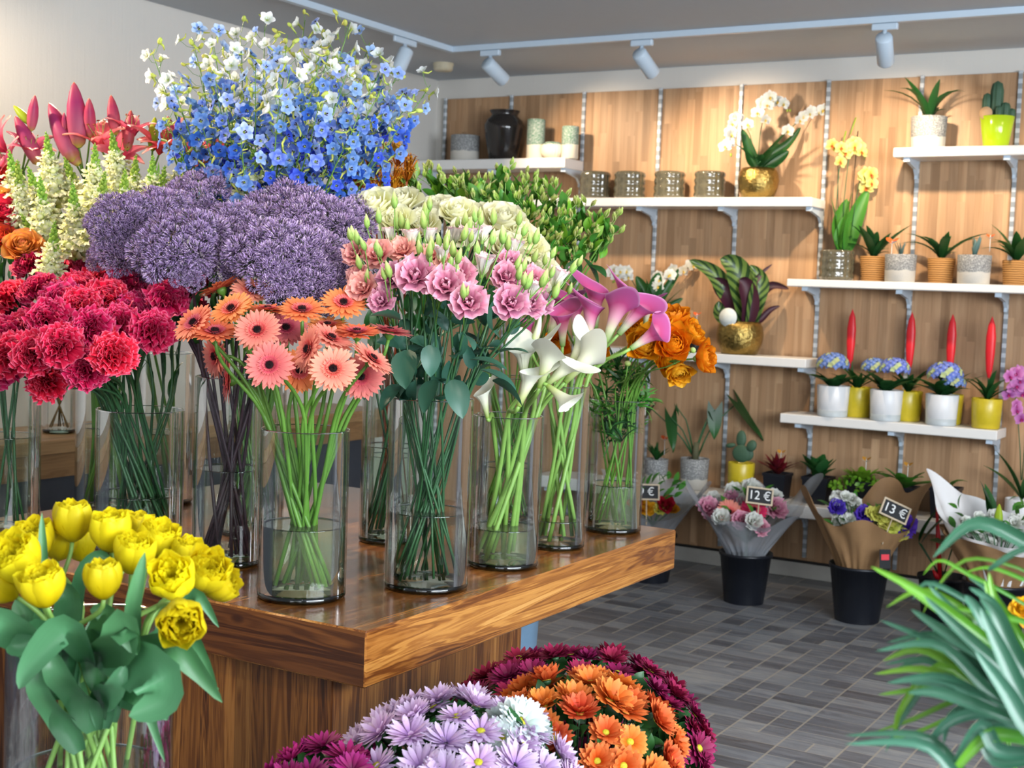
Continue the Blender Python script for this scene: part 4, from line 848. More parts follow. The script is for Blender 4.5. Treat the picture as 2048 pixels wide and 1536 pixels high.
# ================================================================== tulips in the wide vase, front
tc=P(180,1500,2.08); TZ=.66
VS['tul']=vase('wide clear glass vase with the yellow tulips, beside the table',(tc.x,tc.y),.125,.36,.13,z0=TZ)
st=thing('plant_stand','low dark wooden stand under the tulip vase','stand',(tc.x,tc.y,0))
mb=MB().lathe([(.001,TZ-.03),(.17,TZ-.03),(.175,TZ-.025),(.175,TZ-.006),(.17,TZ-.001),(.001,TZ-.001)],40,M=T((tc.x,tc.y,0))); part('top',mb,M_SHTOP,st)
for a in range(4):
    q=V((math.cos(a*PI/2+.4),math.sin(a*PI/2+.4),0)); part('leg',MB().tube([tc*0+V((tc.x,tc.y,TZ-.03))+q*.13,V((tc.x,tc.y,0))+q*.16],.016,8),M_SHPED,st)
tm_=[b_tulip(0),b_tulip(.3),b_tulip(.85),b_tulip(.15)]
for x,y,D,f,k,s,lb in [(145,1046,2.10,(.05,.97,.15),0,1.12,'tallest yellow tulip, upright and closed, at the back of the vase'),(221,1067,2.06,(0,.95,.25),1,1.12,'yellow tulip right of the tallest one, slightly open'),(268,1112,2.02,(.2,.85,.35),1,1.1,'yellow tulip in the middle right, below the second tallest'),(206,1158,1.90,(0,.97,.2),0,.98,'round closed yellow tulip alone in the front centre'),(85,1176,1.88,(-.1,.9,.35),2,1.05,'open yellow tulip on a bent neck in front at the left'),(38,1128,1.96,(-.2,.7,.6),2,1.25,'full open yellow tulip at the left photo edge'),(70,1082,2.08,(-.1,.8,.4),2,1.05,'yellow tulip behind the upright green leaf'),(120,1086,2.14,(.2,.85,.2),3,1.0,'yellow tulip hidden behind the leaf and the tallest bloom'),(312,1084,2.12,(.35,.85,.25),2,1.1,'yellow tulip with pointed petals at the back right'),(347,1160,1.92,(0,.6,.75),2,1.12,'open yellow tulip showing its crinkled heart, above the lowest bloom'),(362,1240,1.84,(.25,-.05,.9),2,1.1,'lowest yellow tulip, bending forward over the vase rim'),(408,1148,2.02,(.4,.6,.5),2,1.15,'yellow tulip at the right behind the crinkled one'),(440,1168,2.04,(.85,.35,.3),3,1.0,'yellow tulip farthest right, turned away'),(376,1112,2.1,(.3,.9,.2),1,1.0,'small yellow tulip tip above the right cluster'),(160,1086,2.18,(0,.9,.2),3,1.0,'yellow tulip mostly behind the tallest bloom stem'),(0,1172,1.95,(-.5,.5,.4),1,.95,'yellow tulip cut off by the left photo edge, low'),(4,1100,2.1,(-.4,.8,.2),2,.95,'yellow tulip cut off by the left photo edge, upper'),(275,1052,2.2,(.1,.95,.1),2,.9,'pale yellow tulip peeking behind the second tallest')]:
    p=P(x,y,D); f=FD(*f); pp=p-f*.03
    flower('tulip','tulip','yellow tulips in the wide vase',VS['tul'],tm_[k],pp,f,s*.98,.0042,G3,label=lb,n=8,rimk=.62,basek=.8,side=.7)
TUL=[r for r,_,_ in LAB['tulip']]
def strap(r,pts,W,mat=L_TUL,up=None,name='leaf',wav=.0):
    """broad leaf following a path"""
    pts=[V(p) for p in pts]; mb=MB(); K=14
    def cr(t):
        n=len(pts)-1; s=min(int(t*n),n-1); u=t*n-s; a,b,c,d=[pts[max(0,min(n,s+i))] for i in (-1,0,1,2)]
        return .5*((2*b)+(c-a)*u+(2*a-5*b+4*c-d)*u*u+(3*b-a-3*c+d)*u**3)
    C=[cr(j/K) for j in range(K+1)]
    def fn(u,v):
        j=int(round(v*K)); t=(C[min(j+1,K)]-C[max(j-1,0)]).normalized(); s=t.cross(up if up is not None else -FW); s.normalize(); nrm=s.cross(t)
        w=W*.5*(math.sin(PI*min(1,.12+v*.88))**.75+.02); x=u*2-1
        return C[j]+s*(x*w)+nrm*(x*x*w*.5-wav*math.sin(v*9)*x*w)
    mb.grid(fn,6,K); return part(name,mb,mat,r)
for i,(px,D,W) in enumerate([
([(100,1420),(78,1300),(88,1180),(84,1025)],2.02,.030),([(262,1330),(262,1280),(270,1200),(290,1105)],1.86,.034),([(175,1380),(150,1270),(120,1262),(62,1330),(38,1378)],1.84,.055),([(60,1400),(30,1330),(10,1250),(-40,1240)],1.86,.085),([(150,1370),(150,1250),(165,1150),(200,1110),(225,1122)],2.05,.03),([(230,1380),(240,1290),(250,1250),(275,1310)],1.82,.07),([(210,1350),(260,1360),(310,1340),(322,1400),(258,1432)],1.80,.085),([(260,1350),(300,1290),(350,1295),(400,1345),(445,1405)],1.86,.045),([(300,1340),(370,1270),(400,1310),(425,1370),(438,1378)],1.96,.028),([(330,1330),(360,1230),(395,1190),(438,1255)],1.98,.03),([(120,1400),(130,1290),(140,1200),(110,1170)],1.98,.06),([(210,1400),(190,1300),(215,1230),(180,1220)],1.95,.05),([(60,1350),(90,1260),(40,1290),(12,1290)],1.9,.045),([(200,1500),(160,1420),(120,1350),(100,1300)],1.9,.06),([(250,1520),(240,1440),(230,1380),(250,1330)],1.86,.05),([(150,1530),(110,1450),(80,1380),(70,1330)],1.92,.05),([(290,1500),(295,1430),(305,1410),(335,1440)],1.88,.04),([(230,1480),(225,1400),(275,1390),(300,1430),(330,1525)],1.9,.03),([(320,1340),(330,1250),(320,1200)],2.1,.03),([(20,1350),(10,1250),(30,1200)],2.1,.06),([(180,1450),(170,1350),(200,1300),(180,1240)],2.05,.07),([(250,1400),(300,1320),(310,1260)],2.05,.06)]):
    pp=[P(a,b,D+(.02*j if j<2 else 0)) for j,(a,b) in enumerate(px)]
    ins=VS['tul']; pp[0]=clean_inside(ins['c'],ins['r']*.85,pp[0])
    if pp[1].z<TZ+.35: pp[1]=clean_inside(ins['c'],ins['r']*.9,pp[1])
    strap(TUL[i%len(TUL)],pp,W*.78,wav=.3)
# ================================================================== pot chrysanthemums
def pot(mb,c,r0,r1,h,mi=0,n=32,sq=False):
    mb.lathe([(.001,0),(r0,0),(r0+.001,.003),(r1-.004,h-.016),(r1+.002,h-.016),(r1+.002,h),(r1-.003,h),(r0-.004,.01),(.001,.01)],4 if sq else n,mi,T(c)@(RZ(PI/4) if sq else M4.Identity(4)))
M_BLACK=mplain('black_bucket_plastic',hx('14171F'),.38,var=.1)
M_SOIL=mplain('soil',hx('241A14'),.95,var=.4,sc=90,bump=.8)
def mumplant(label,c,R,H,meshes,n,sc,cz,seed,mix=None,hgt=None,capz=1.0,jit=.05):
    """bushy potted plant: dome of blooms around centre c (dome base height cz)"""
    rg=random.Random(seed); x,y=c; r=thing('chrysanthemum_plant',label,'potted plant',(x,y,0),'chrysanthemum plants in front of the table')
    part('bucket',(lambda m:(pot(m,(x,y,0),.10,.135,cz-.06),m)[1])(MB()),M_BLACK,r)
    part('soil',MB().lathe([(.001,cz-.09),(.125,cz-.09)],20,M=T((x,y,0))),M_SOIL,r)
    mb=MB()
    for i in range(n):
        d=fib(n,i,capz); a=V((x+U(-.03,.03),y+U(-.03,.03),cz-.09)); e=V((x+d.x*R*.95,y+d.y*R*.95,cz+d.z*H*.95)); mb.tube([a,(a+e)/2+V((d.x,d.y,0))*.03,e],.002,5)
        if d.y>.9: continue
    part('stems',mb,G2,r)['kind']='stuff'
    mb=MB()
    for i in range(n*4):
        d=fib(n*4,i,capz); e=V((x+d.x*R*.86,y+d.y*R*.86,cz+d.z*H*.82)); mb.blade(frame(e,d+V((U(-.8,.8),U(-.8,.8),U(-.5,.5))),U(0,6)),U(.04,.06),U(.02,.035),pr_leaf,.2,1.2,nu=2,nv=4,cup=.1)
    part('foliage',mb,L_DARK,r)['kind']='stuff'
    for i in range(n):
        d=fib(n,i,capz); dd=(d+V((rg.uniform(-1,1),rg.uniform(-1,1),rg.uniform(-1,1)))*jit*2).normalized()
        e=V((x+dd.x*R,y+dd.y*R,cz+dd.z*H+rg.uniform(-.008,.012))); f=V((dd.x/R,dd.y/R,dd.z/H*1.1)).normalized()+V((rg.uniform(-.25,.25),rg.uniform(-.25,.25),rg.uniform(-.1,.25)))
        if dd.y>.55 and dd.z<.45: continue   # far side low: out of view
        m=rg.choice(meshes)
        part('bloom',m,None,r,Mw=frame(e,f,rg.uniform(0,6),sc*rg.uniform(.85,1.12)))
    return r
mo=[b_mum(PT['mo'],3,W=.012),b_mum(PT['mo'],3,close=.25,W=.0125),b_mum(PT['mo'],3,close=.4,W=.012)]
ml=[b_mum(PT['ml'],4,W=.0085),b_mum(PT['ml'],4,W=.0085,close=.3),b_mum(PT['ml'],5,W=.008,close=.15,cen=False)]
mbb=[b_mum(PT['mb'],4,close=.2,cen=False),b_mum(PT['mb'],3)]
mmm=[b_mum(PT['mm'],5,W=.008,close=.3,cen=False),b_mum(PT['mm'],4,W=.008,cen=False)]
def xy(px,D): q=P(px,1500,D); return (q.x,q.y)
mumplant('orange chrysanthemum plant with green-eyed daisy blooms',xy(1160,2.70),.195,.165,mo,58,1.15,.605,3)
mumplant('lilac chrysanthemum plant in front of the orange one',xy(915,2.46),.225,.185,ml,78,1.1,.60,5)
mumplant('dark burgundy chrysanthemum plant behind the orange one',xy(1150,3.12),.305,.20,mbb,112,1.08,.50,8)
mumplant('magenta-purple chrysanthemum plant lowest beside the table leg',xy(672,2.36),.14,.13,mmm,34,1.05,.595,11)
mumplant('small magenta chrysanthemum plant in front of the lilac one at the bottom',xy(905,2.12),.07,.07,mmm,12,1.0,.63,13)
wr=mumplant('white chrysanthemum plant showing between lilac and orange ones',xy(1020,2.44),.05,.09,[b_mum(PT['mw'],4,close=.2)],7,1.15,.70,15)
# ================================================================== goods on the wall shelves
def mspeck(name,top,bot,split,h):
    t=NT(name); co=t.n('ShaderNodeTexCoord').outputs[3]; sp=t.n('ShaderNodeSeparateXYZ'); t.set(sp.inputs[0],co)
    w=t.n('ShaderNodeTexVoronoi'); t.set(w.inputs['Vector'],t.map(co,(1,1,1.4))); w.inputs['Scale'].default_value=190
    k=t.ramp(w.outputs[0],[(.42,hx(top)),(.75,hx('BDBDBA'))]); e=t.math('ADD',sp.outputs[2],t.math('MULTIPLY',t.noise(co,25),.02))
    c=t.mixc(t.math('GREATER_THAN',e,split*h+.01),hx(bot),k); return t.out(princ(t,c,.6,0,.4,t.bump(w.outputs[0],.4,.004)))
M_SPK=mspeck('speckled_cement','707274','CFCAC0',.36,.17)
M_GREENG=mspeck('reactive_green_glaze','4F7F68','E8DEC8',.42,.2)
M_GOLD=mplain('hammered_gold',hx('A0874C'),.33,1.0,var=.4,sc=60,bump=.7)
M_LIME=mplain('lime_gloss',hx('B6D420'),.15,var=.03); M_WPOT=mplain('white_ceramic',hx('E9E9EA'),.35,var=.03)
M_YPOT=mplain('yellow_glaze',hx('CDB72A'),.3,var=.12,sc=40); M_WOV=None
def mweave():
    t=NT('woven_seagrass'); co=t.n('ShaderNodeTexCoord').outputs[3]; w=t.n('ShaderNodeTexWave',bands_direction='Z'); t.set(w.inputs['Vector'],co); w.inputs['Scale'].default_value=28; w.inputs['Distortion'].default_value=1.5
    return t.out(princ(t,t.ramp(w.outputs[1],[(0,hx('8A5C2C')),(1,hx('C8965A'))]),.7,0,.3,t.bump(w.outputs[1],.6,.006)))
M_WOV=mweave()
M_JAR=mplain('dark_smoked_glass',hx('2A2624'),.08,var=.1); 
def mbubble():
    t=NT('bubble_glass'); a=mglass('amber_clear','D8C8A0',1.5,1.2); MATS.pop('amber_clear'); return a
M_BUB=mplain('smoked_bubble_glass',hx('7E7860'),.06,.0,spec=.9,var=.6,sc=22,Transmission_Weight=.5,Coat_Weight=1.0)
YO=7.17
def at(px,py,z,y=YO):
    q=hit(px,py,1,y); return V((q.x,y,z))
def shelfpos(px,key,y=YO):
    z=SH[key]+.0005; py=700
    for _ in range(4): q=hit(px,py,1,y); py=proj((q.x,y,z))[1]
    q=hit(px,py,1,y); return V((q.x,y,z))
def pxm(y=YO,px=1600): return (V((hit(px,500,1,y)))-CAM).dot(FW)/FPX
def dia(px,w,y=YO): return w*(hit(px,600,1,y)-CAM).dot(FW)/FPX
def lpot(r,name,c,prof,mat,rib=None,n=40,label=None): return part(name,MB().lathe(prof,n,rib=rib),mat,r,Mw=T(c),label=label)
def cylprof(R,h,taper=1.0,th=.006,foot=0):
    b=R*taper; return [(.001,0),(b-.004,0),(b,.004),(R,h-.003),(R-.002,h),(R-th,h-.002),(b-th,.02),(.001,.02)]
def soil(r,c,R,z): part('soil',MB().lathe([(.001,z),(R,z)],20),M_SOIL,r,Mw=T(c))
# empty vessels on the top left shelf
def vessel(name,label,cat,px,w,h,key,mat,prof=None,group=None,rib=None,y=YO,n=40):
    c=shelfpos(px,key,y); R=dia(px,w,y)/2; hh=dia(px,h,y); o=part(name,MB().lathe(prof(R,hh) if prof else cylprof(R,hh),n,rib=rib),mat,None,Mw=T(c)); return tag(o,label,cat,group)
vessel('plant_pot','empty grey speckled pot with white base, left of the dark glass jar','pot',929,57,51,'A',M_SPK)
jar=lambda R,h:[(.001,0),(R*.66,0),(R*.7,.005),(R*.84,h*.3),(R*.98,h*.62),(R,h*.7),(R*.9,h*.8),(R*.68,h*.88),(R*.64,h*.92),(R*.74,h*.985),(R*.76,h),(R*.7,h),(R*.58,h*.93),(R*.6,h*.86),(R*.9,h*.7),(R*.6,h*.05),(.001,.02)]
vessel('glass_jar','large dark smoked glass jar with narrow neck on the top left shelf','jar',1006,81,98,'A',M_JAR,jar)
vessel('cylinder_vase','taller green-glazed cream cylinder vase beside the dark jar','vase',1070,36,78,'A',M_GREENG,group='green glazed vessels',y=7.12)
vessel('cylinder_vase','shorter dark green glazed cylinder vase at the shelf end','vase',1139,34,64,'A',M_GREENG,group='green glazed vessels',y=7.15)
bowl=lambda R,h:[(.001,0),(R*.6,0),(R*.95,h*.3),(R,h*.55),(R*.85,h*.85),(R*.6,h),(R*.55,h),(R*.8,h*.8),(R*.9,h*.5),(R*.5,h*.1),(.001,.02)]
vessel('ribbed_bowl','small round ribbed green bowl between the two cylinder vases','bowl',1104,46,33,'A',M_GREENG,bowl,rib=lambda a,z:1+.03*math.cos(a*22),n=88,y=7.13)
def bubs(a,z,R=.09,h=.15): return 1+.05*abs(math.cos(a*7))*abs(math.sin(z*3.0*PI/h*1.35))
for px,lb in ((1189,'bubble glass pot, first of four, under the top left shelf end'),(1258,'bubble glass pot, second of four in the row'),(1338,'bubble glass pot, third of four, before the slotted rail'),(1418,'bubble glass pot, fourth of four, beside the gold orchid pot')):
    c=shelfpos(px,'B'); R=dia(px,58)/2; hh=dia(px,54); mb=MB().lathe([(.001,0),(R*.9,0)]+[(R*(.97 if k in(0,14) else 1),.006+(hh-.01)*k/14) for k in range(15)]+[(R-.006,hh),(R-.008,.02),(.001,.015)],84,rib=lambda a,z:1+.085*abs(math.cos(a*7))*abs(math.sin(z*PI*4/.16)))
    tag(part('candle_pot',mb,M_BUB,None,Mw=T(c)),'smoked '+lb,'pot','bubble glass pots in a row')
# ---- plants
def orchid_flower(pm,lip):
    mb=MB()
    for i in (0,2.09,-2.09): mb.blade(RZ(i)@T((0,.002,0)),.030,.022,pr_round,1.35,1.6,cup=.06,nu=3,nv=4)
    for i in (1.15,-1.15): mb.blade(RZ(i)@T((0,.002,.001)),.030,.036,pr_round,1.3,1.55,cup=.08,nu=4,nv=4)
    mb.blade(RZ(PI)@T((0,.001,.002)),.015,.012,pr_round,.7,1.4,mi=1,nu=3,nv=3,cup=.4); mb.ell((0,0,.006),(.0035,.0035,.005),6,4,1)
    return mb.mesh('orchid_bloom',[pm,lip])
OW=orchid_flower(mpetal('white_orchid',[(0,hx('E8EAD8')),(1,hx('FBFAF6'))],trans=.3,streak=.03),mplain('orchid_lip_yellow',hx('E0C050'),.6))
OY=orchid_flower(mpetal('yellow_orchid',[(0,hx('D8B040')),(.3,hx('E6E078')),(1,hx('EFF0A0'))],trans=.3,streak=.05),mplain('orchid_lip_rust',hx('C86020'),.6))
OP=orchid_flower(mpetal('pink_orchid',[(0,hx('B04898')),(.5,hx('D880C8')),(1,hx('E4A0DC'))],trans=.3,streak=.12),mplain('orchid_lip_magenta',hx('A01868'),.6))
def tuft(r,c,specs,mat,nv=8,nu=4,prof=pr_leaf,name='leaf',cup=.12,fold=0):
    for az,L,W,a0,a1 in specs:
        mb=MB(); mb.blade(T(c)@RZ(az),L,W,prof,a0,a1,cup=cup,nu=nu,nv=nv,fold=fold); part(name,mb,mat,r)
def spray(r,pts,n,me,s,mat=G2,tipn=3,f0=.4):
    pts=[V(p) for p in pts]; mb=MB(); mb.tube(pts,.0028,6); part('flower_stem',mb,mat,r); K=len(pts)-1
    for i in range(n):
        t=f0+(.98-f0)*i/max(1,n-1); k=min(int(t*K),K-1); q=pts[k].lerp(pts[k+1],t*K-k); e=q+V((U(-.03,.03),U(-.035,-.01),U(-.02,.015))); part('bloom',me,None,r,Mw=frame(e,FD(U(-.5,.5),U(-.25,.3),1),U(-.4,.4)+0,s*U(.85,1.1)))
    mb=MB(); d=(pts[-1]-pts[-2]).normalized()
    for i in range(tipn): mb.ell(tuple(pts[-1]+d*.018*i+V((0,0,.006*(-1)**i))),(.006,.006,.008),7,5)
    part('bud_tip',mb,mplain('orchid_bud',hx('8FA838'),.5),r)
# white orchid in gold pot
def goldpot(r,c,R,h): lpot(r,'pot',c,[(.001,0),(R*.72,0),(R*.78,.004),(R*.97,h*.35),(R*1.02,h*.6),(R*.96,h*.86),(R*.84,h),(R*.80,h),(R*.9,h*.8),(R*.9,h*.5),(R*.7,.02),(.001,.02)],M_GOLD); soil(r,c,R*.82,h*.9)
c=shelfpos(1515,'B'); r=thing('white_orchid','white orchid arching over three sides in a shiny gold pot','potted plant',c); R=dia(1515,80)/2; h=dia(1515,60); goldpot(r,c,R,h)
o=c+V((0,0,h))
tuft(r,o,[(.9,.13,.05,.4,.9),(-1.8,.26,.045,.55,.9),(-2.0,.2,.06,.6,1.1),(1.6,.24,.05,.35,.6),(2.2,.2,.05,.6,1.1),(-2.3,.17,.05,.7,1.3),(3.6,.14,.045,.6,1.5)],L_DARK)
D0=(c-CAM).dot(FW)
for pl,n in (([(1515,330),(1500,270),(1478,225),(1462,262),(1462,300)],9),([(1515,330),(1520,270),(1530,215),(1545,195),(1570,215)],9),([(1515,330),(1560,275),(1600,240),(1625,228),(1660,222)],7)):
    spray(r,[P(a,b,D0-.05) for a,b in pl],n,OW,1.15,f0=.38)
for px,W in (([(1512,334),(1498,300),(1484,258)],.06),([(1518,334),(1545,308),(1575,288),(1602,254)],.05),([(1518,334),(1548,322),(1578,302)],.07),([(1508,334),(1500,318),(1492,296)],.05)): strap(r,[P(a,b,D0-.02) for a,b in px],W,L_DARK)
# yellow orchid in bubble glass
c=shelfpos(1672,'D'); r=thing('yellow_orchid','tall yellow orchid in a clear bubble glass pot','potted plant',c); R=dia(1672,66)/2; h=dia(1672,60); D0=(c-CAM).dot(FW)
mb=MB().lathe([(.001,0),(R*.85,0)]+[(R*(.96+.04*math.sin(k/14*PI)),.006+(h-.01)*k/14) for k in range(15)]+[(R-.006,h),(R-.008,.02),(.001,.015)],84,rib=lambda a,z:1+.085*abs(math.cos(a*7))*abs(math.sin(z*PI*4/.17))); part('pot',mb,M_BUB,r,Mw=T(c)); soil(r,c,R*.9,h*.8)
o=c+V((.01,0,h-.01)); tuft(r,o,[(-1.3,.33,.085,.12,.2),(.3,.26,.07,.15,.35),(-2.2,.2,.08,.1,.2),(1.8,.3,.08,.15,.25)],L_MID)
for pl,n in (([(1672,500),(1672,420),(1678,340),(1690,300),(1672,296)],4),([(1685,500),(1688,400),(1697,320),(1712,290),(1722,300)],5),([(1700,480),(1712,400),(1722,345),(1740,355),(1745,372)],6)):
    spray(r,[P(a,b,D0-.03) for a,b in pl],n,OY,1.35,f0=.62,tipn=1)
for px,W in (([(1684,500),(1678,450),(1694,398)],.085),([(1694,500),(1708,440),(1736,378)],.09),([(1690,500),(1690,470),(1698,440)],.07)): strap(r,[P(a,b,D0-.02) for a,b in px],W,L_MID)
for a,b,c2,d in ((1685,292,1692,262),(1700,270,1712,235),(1728,320,1735,300)): part('bud_stem',MB().tube([P(a,b,D0),P((a+c2)/2,(b+d)/2,D0),P(c2,d,D0)],[.002,.005,.004],5),mplain('orchid_bud',hx('8FA838')),r)
for x in (1676,1694): part('support_stick',MB().tube([P(x,520,D0),P(x+22*(x==1694),262 if x==1694 else 330,D0)],.003,5),mplain('dark_stick',hx('3A2A1C')),r)
# leafy plants in speckled and woven pots
def potted(label,px,w,h,key,mat,specs,lm,name='potted_plant',y=YO,group=None,taper=.94,prof=pr_leaf,cup=.12,fold=0,pl=None):
    c=shelfpos(px,key,y); r=thing(name,label,'potted plant',c,group); R=dia(px,w,y)/2; hh=dia(px,h,y); lpot(r,'pot',c,cylprof(R,hh,taper),mat); soil(r,c,R*.93,hh*.9); o=c+V((0,0,hh*.9)); tuft(r,o,specs,lm,prof=prof,cup=cup,fold=fold,nu=2 if len(specs)>14 else 4,nv=6); return r,c,R,hh
def rs(n,L,W,a0=(.1,.7),a1=(.8,1.6)):
    # long leaves keep clear of the wall behind
    o=[]
    for i in range(n):
        az=(i*2.4+U(-.3,.3))%(2*PI); k=1 if math.cos(az)<.3 else .5; o.append((az,U(*L)*k,U(*W),U(*a0),U(*a1)))
    return o
potted('young orchid plant with long dark leaves in a speckled pot on the short high shelf',1855,70,64,'C',M_SPK,rs(12,(.2,.3),(.04,.055),(.1,.6),(1.0,1.9)),L_DARK)
r,c,R,hh=potted('cluster of upright green cacti in a glossy lime pot',1991,66,62,'C',M_LIME,[],L_DARK,'cactus',taper=.72)
M_CAC=mplain('cactus_green',hx('3F5F48'),.6,var=.2,sc=40)
for dx,dy,hh2,rr in ((-.055,0,.14,.022),(-.01,.01,.2,.03),(.035,0,.09,.024),(.065,.01,.06,.018),(.01,-.03,.07,.018)):
    part('cactus_column',MB().lathe([(rr*.9,0),(rr,hh2*.4),(rr,hh2*.75),(rr*.75,hh2*.93),(.001,hh2)],40,rib=lambda a,z:1+.09*math.cos(a*9)),M_CAC,r,Mw=T(c+V((dx,dy,hh*.88))))
part('care_tag',MB().lathe([(.001,-.001),(.032,-.001),(.032,.001),(.001,.001)],24),mplain('kraft_tag',hx('C9A27A'),.8),r,Mw=T(c+V((-.045,-.06,hh+.012)))@RX(PI/2))
M_OR=mplain('orange_pick',hx('E8642C'),.5); M_WH=mplain('white_pick',hx('EFEFEA'),.5)
def butterfly(label,p,s=1.0,mat=None,grp='paper butterfly picks'):
    r=thing('butterfly_pick',label,'plant pick',p,grp); mb=MB()
    for sx in (-1,1): mb.blade(T(p)@M4.Rotation(.3*sx,4,'Y')@RZ(-sx*1.0)@M4.Scale(s,4),.035,.03,pr_round,.5,.8,nu=3,nv=4); 
    part('wing',mb,mat or M_OR,r); mb=MB()
    for sx in (-1,1): mb.blade(T(p+V((0,-.006,-.006)))@RZ(-sx*1.9)@M4.Scale(s,4),.026,.022,pr_round,.9,1.3,nu=3,nv=4)
    part('lower_wing',mb,M_WH,r); part('stick',MB().tube([p+V((0,0,.01)),p-V((0,0,.09*s))],.0018,5),M_WH,r)
for px,lb,key in ((1745,'dark leafed young orchid in a woven basket, left one','D'),(1880,'young orchid with wide leaves in a woven basket, middle one','D'),(2030,'young orchid in a woven basket at the photo edge','D')):
    potted(lb,px,54,50,key,M_WOV,rs(14,(.18,.3),(.04,.055),(.1,.7),(.9,1.9)),L_DARK,y=7.2,group='young orchids in woven baskets',taper=.85)
r,c,R,hh=potted('small aloe in a speckled pot with an orange butterfly',1799,62,55,'D',M_SPK,rs(22,(.06,.1),(.008,.012),(.0,.7),(.1,.9)),leafm('agave_grey','4A6A66','7FA09A'),y=7.13,fold=.3)
butterfly('orange and white butterfly pick over the aloe pot',c+V((-.045,-.02,hh+.06)),1.3)
r,c,R,hh=potted('blue-grey agave in a speckled pot on the long shelf',1946,66,58,'D',M_SPK,rs(14,(.09,.13),(.02,.03),(.0,.5),(.0,.5)),leafm('agave_grey','4A6A66','7FA09A'),y=7.13,fold=.3)
butterfly('small orange butterfly pick on the blue-grey agave',c+V((.075,-.02,hh+.09)),.8)
# gold pot with calathea, succulent, white orchid on shelf E
c=shelfpos(1478,'E'); r=thing('prayer_plant','large prayer plant with striped green and maroon leaves in a gold pot','potted plant',c); R=dia(1478,92)/2; h=dia(1478,66); goldpot(r,c,R,h)
def mcal():
    t=NT('striped_leaf'); uv=t.n('ShaderNodeUVMap').outputs[0]; sp=t.n('ShaderNodeSeparateXYZ'); t.set(sp.inputs[0],uv)
    a=t.math('ABSOLUTE',t.math('SUBTRACT',sp.outputs[0],.5)); k=t.math('FRACT',t.math('SUBTRACT',t.math('MULTIPLY',sp.outputs[1],7),t.math('MULTIPLY',a,3)))
    front=t.mixc(t.math('GREATER_THAN',k,.55),hx('5F7A3A'),hx('24401F')); g=t.n('ShaderNodeNewGeometry'); c_=t.mixc(g.outputs['Backfacing'],front,hx('4A1830'))
    return t.out(princ(t,c_,.35))
D0=(c-CAM).dot(FW); MC=mcal(); MR=mplain('maroon_underside',hx('3A1226'),.5,var=.3)
for i,(px,W,m) in enumerate([([(1490,655),(1455,590),(1425,545),(1378,520)],.10,MC),([(1495,655),(1488,590),(1470,535),(1440,518)],.15,MC),([(1500,655),(1512,600),(1520,560),(1500,530)],.10,MC),([(1485,655),(1462,600),(1440,572),(1425,558)],.11,MR),([(1495,655),(1505,610),(1540,572),(1578,578)],.055,MR),([(1490,655),(1505,580),(1520,550),(1545,528)],.028,MR),([(1480,655),(1460,640),(1440,625),(1438,602)],.10,MC),([(1500,655),(1520,640),(1540,620),(1560,612)],.035,MR),([(1492,655),(1500,610),(1490,570),(1478,560)],.10,MR)]): strap(r,[P(a,b,D0-.03*(i%3)+(.03 if k==0 else 0)) for k,(a,b) in enumerate(px)],W,m)
part('care_tag',MB().lathe([(.001,-.0015),(.052,-.0015),(.052,.0015),(.001,.0015)],28),mplain('white_card',hx('E4E8E2'),.6),r,Mw=T(c+V((-.03,-R*.9,h+.02)))@RX(PI/2))
r,c,R,hh=potted('small dark succulent behind the orange ranunculus on the gold pot shelf',1388,34,38,'E',M_JAR,rs(18,(.05,.08),(.012,.02),(.0,.6),(.1,.9)),L_DARK,y=7.1)
butterfly('orange butterfly pick on the small succulent, gold pot shelf',c+V((.02,-.03,hh+.1)),.9)
c=shelfpos(1302,'E',7.15); r=thing('white_orchid','white orchid standing behind the pink callas','potted plant',c); lpot(r,'pot',c,cylprof(.09,.14),M_WPOT); soil(r,c,.08,.12); D0=(c-CAM).dot(FW)
tuft(r,c+V((0,0,.13)),[(1.4,.28,.06,.1,.3),(-.5,.34,.06,.1,.3),(-1.2,.3,.05,.4,.9),(.5,.3,.07,.0,.2),(2.3,.26,.06,.2,.5),(-2.4,.26,.05,.3,.6)],L_DARK)
spray(r,[P(a,b,D0) for a,b in [(1302,640),(1275,580),(1255,545),(1240,540),(1232,555)]],12,OW,1.15,f0=.45); spray(r,[P(a,b,D0) for a,b in [(1302,640),(1295,590),(1320,560),(1350,545),(1385,532)]],12,OW,1.15,f0=.4)
for px,W in (([(1300,625),(1290,588),(1272,552)],.075),([(1302,625),(1308,580),(1318,545)],.085),([(1305,625),(1335,575),(1362,535)],.05),([(1305,632),(1340,612),(1366,596)],.04)): strap(r,[P(a,b,D0-.02) for a,b in px],W,L_DARK)
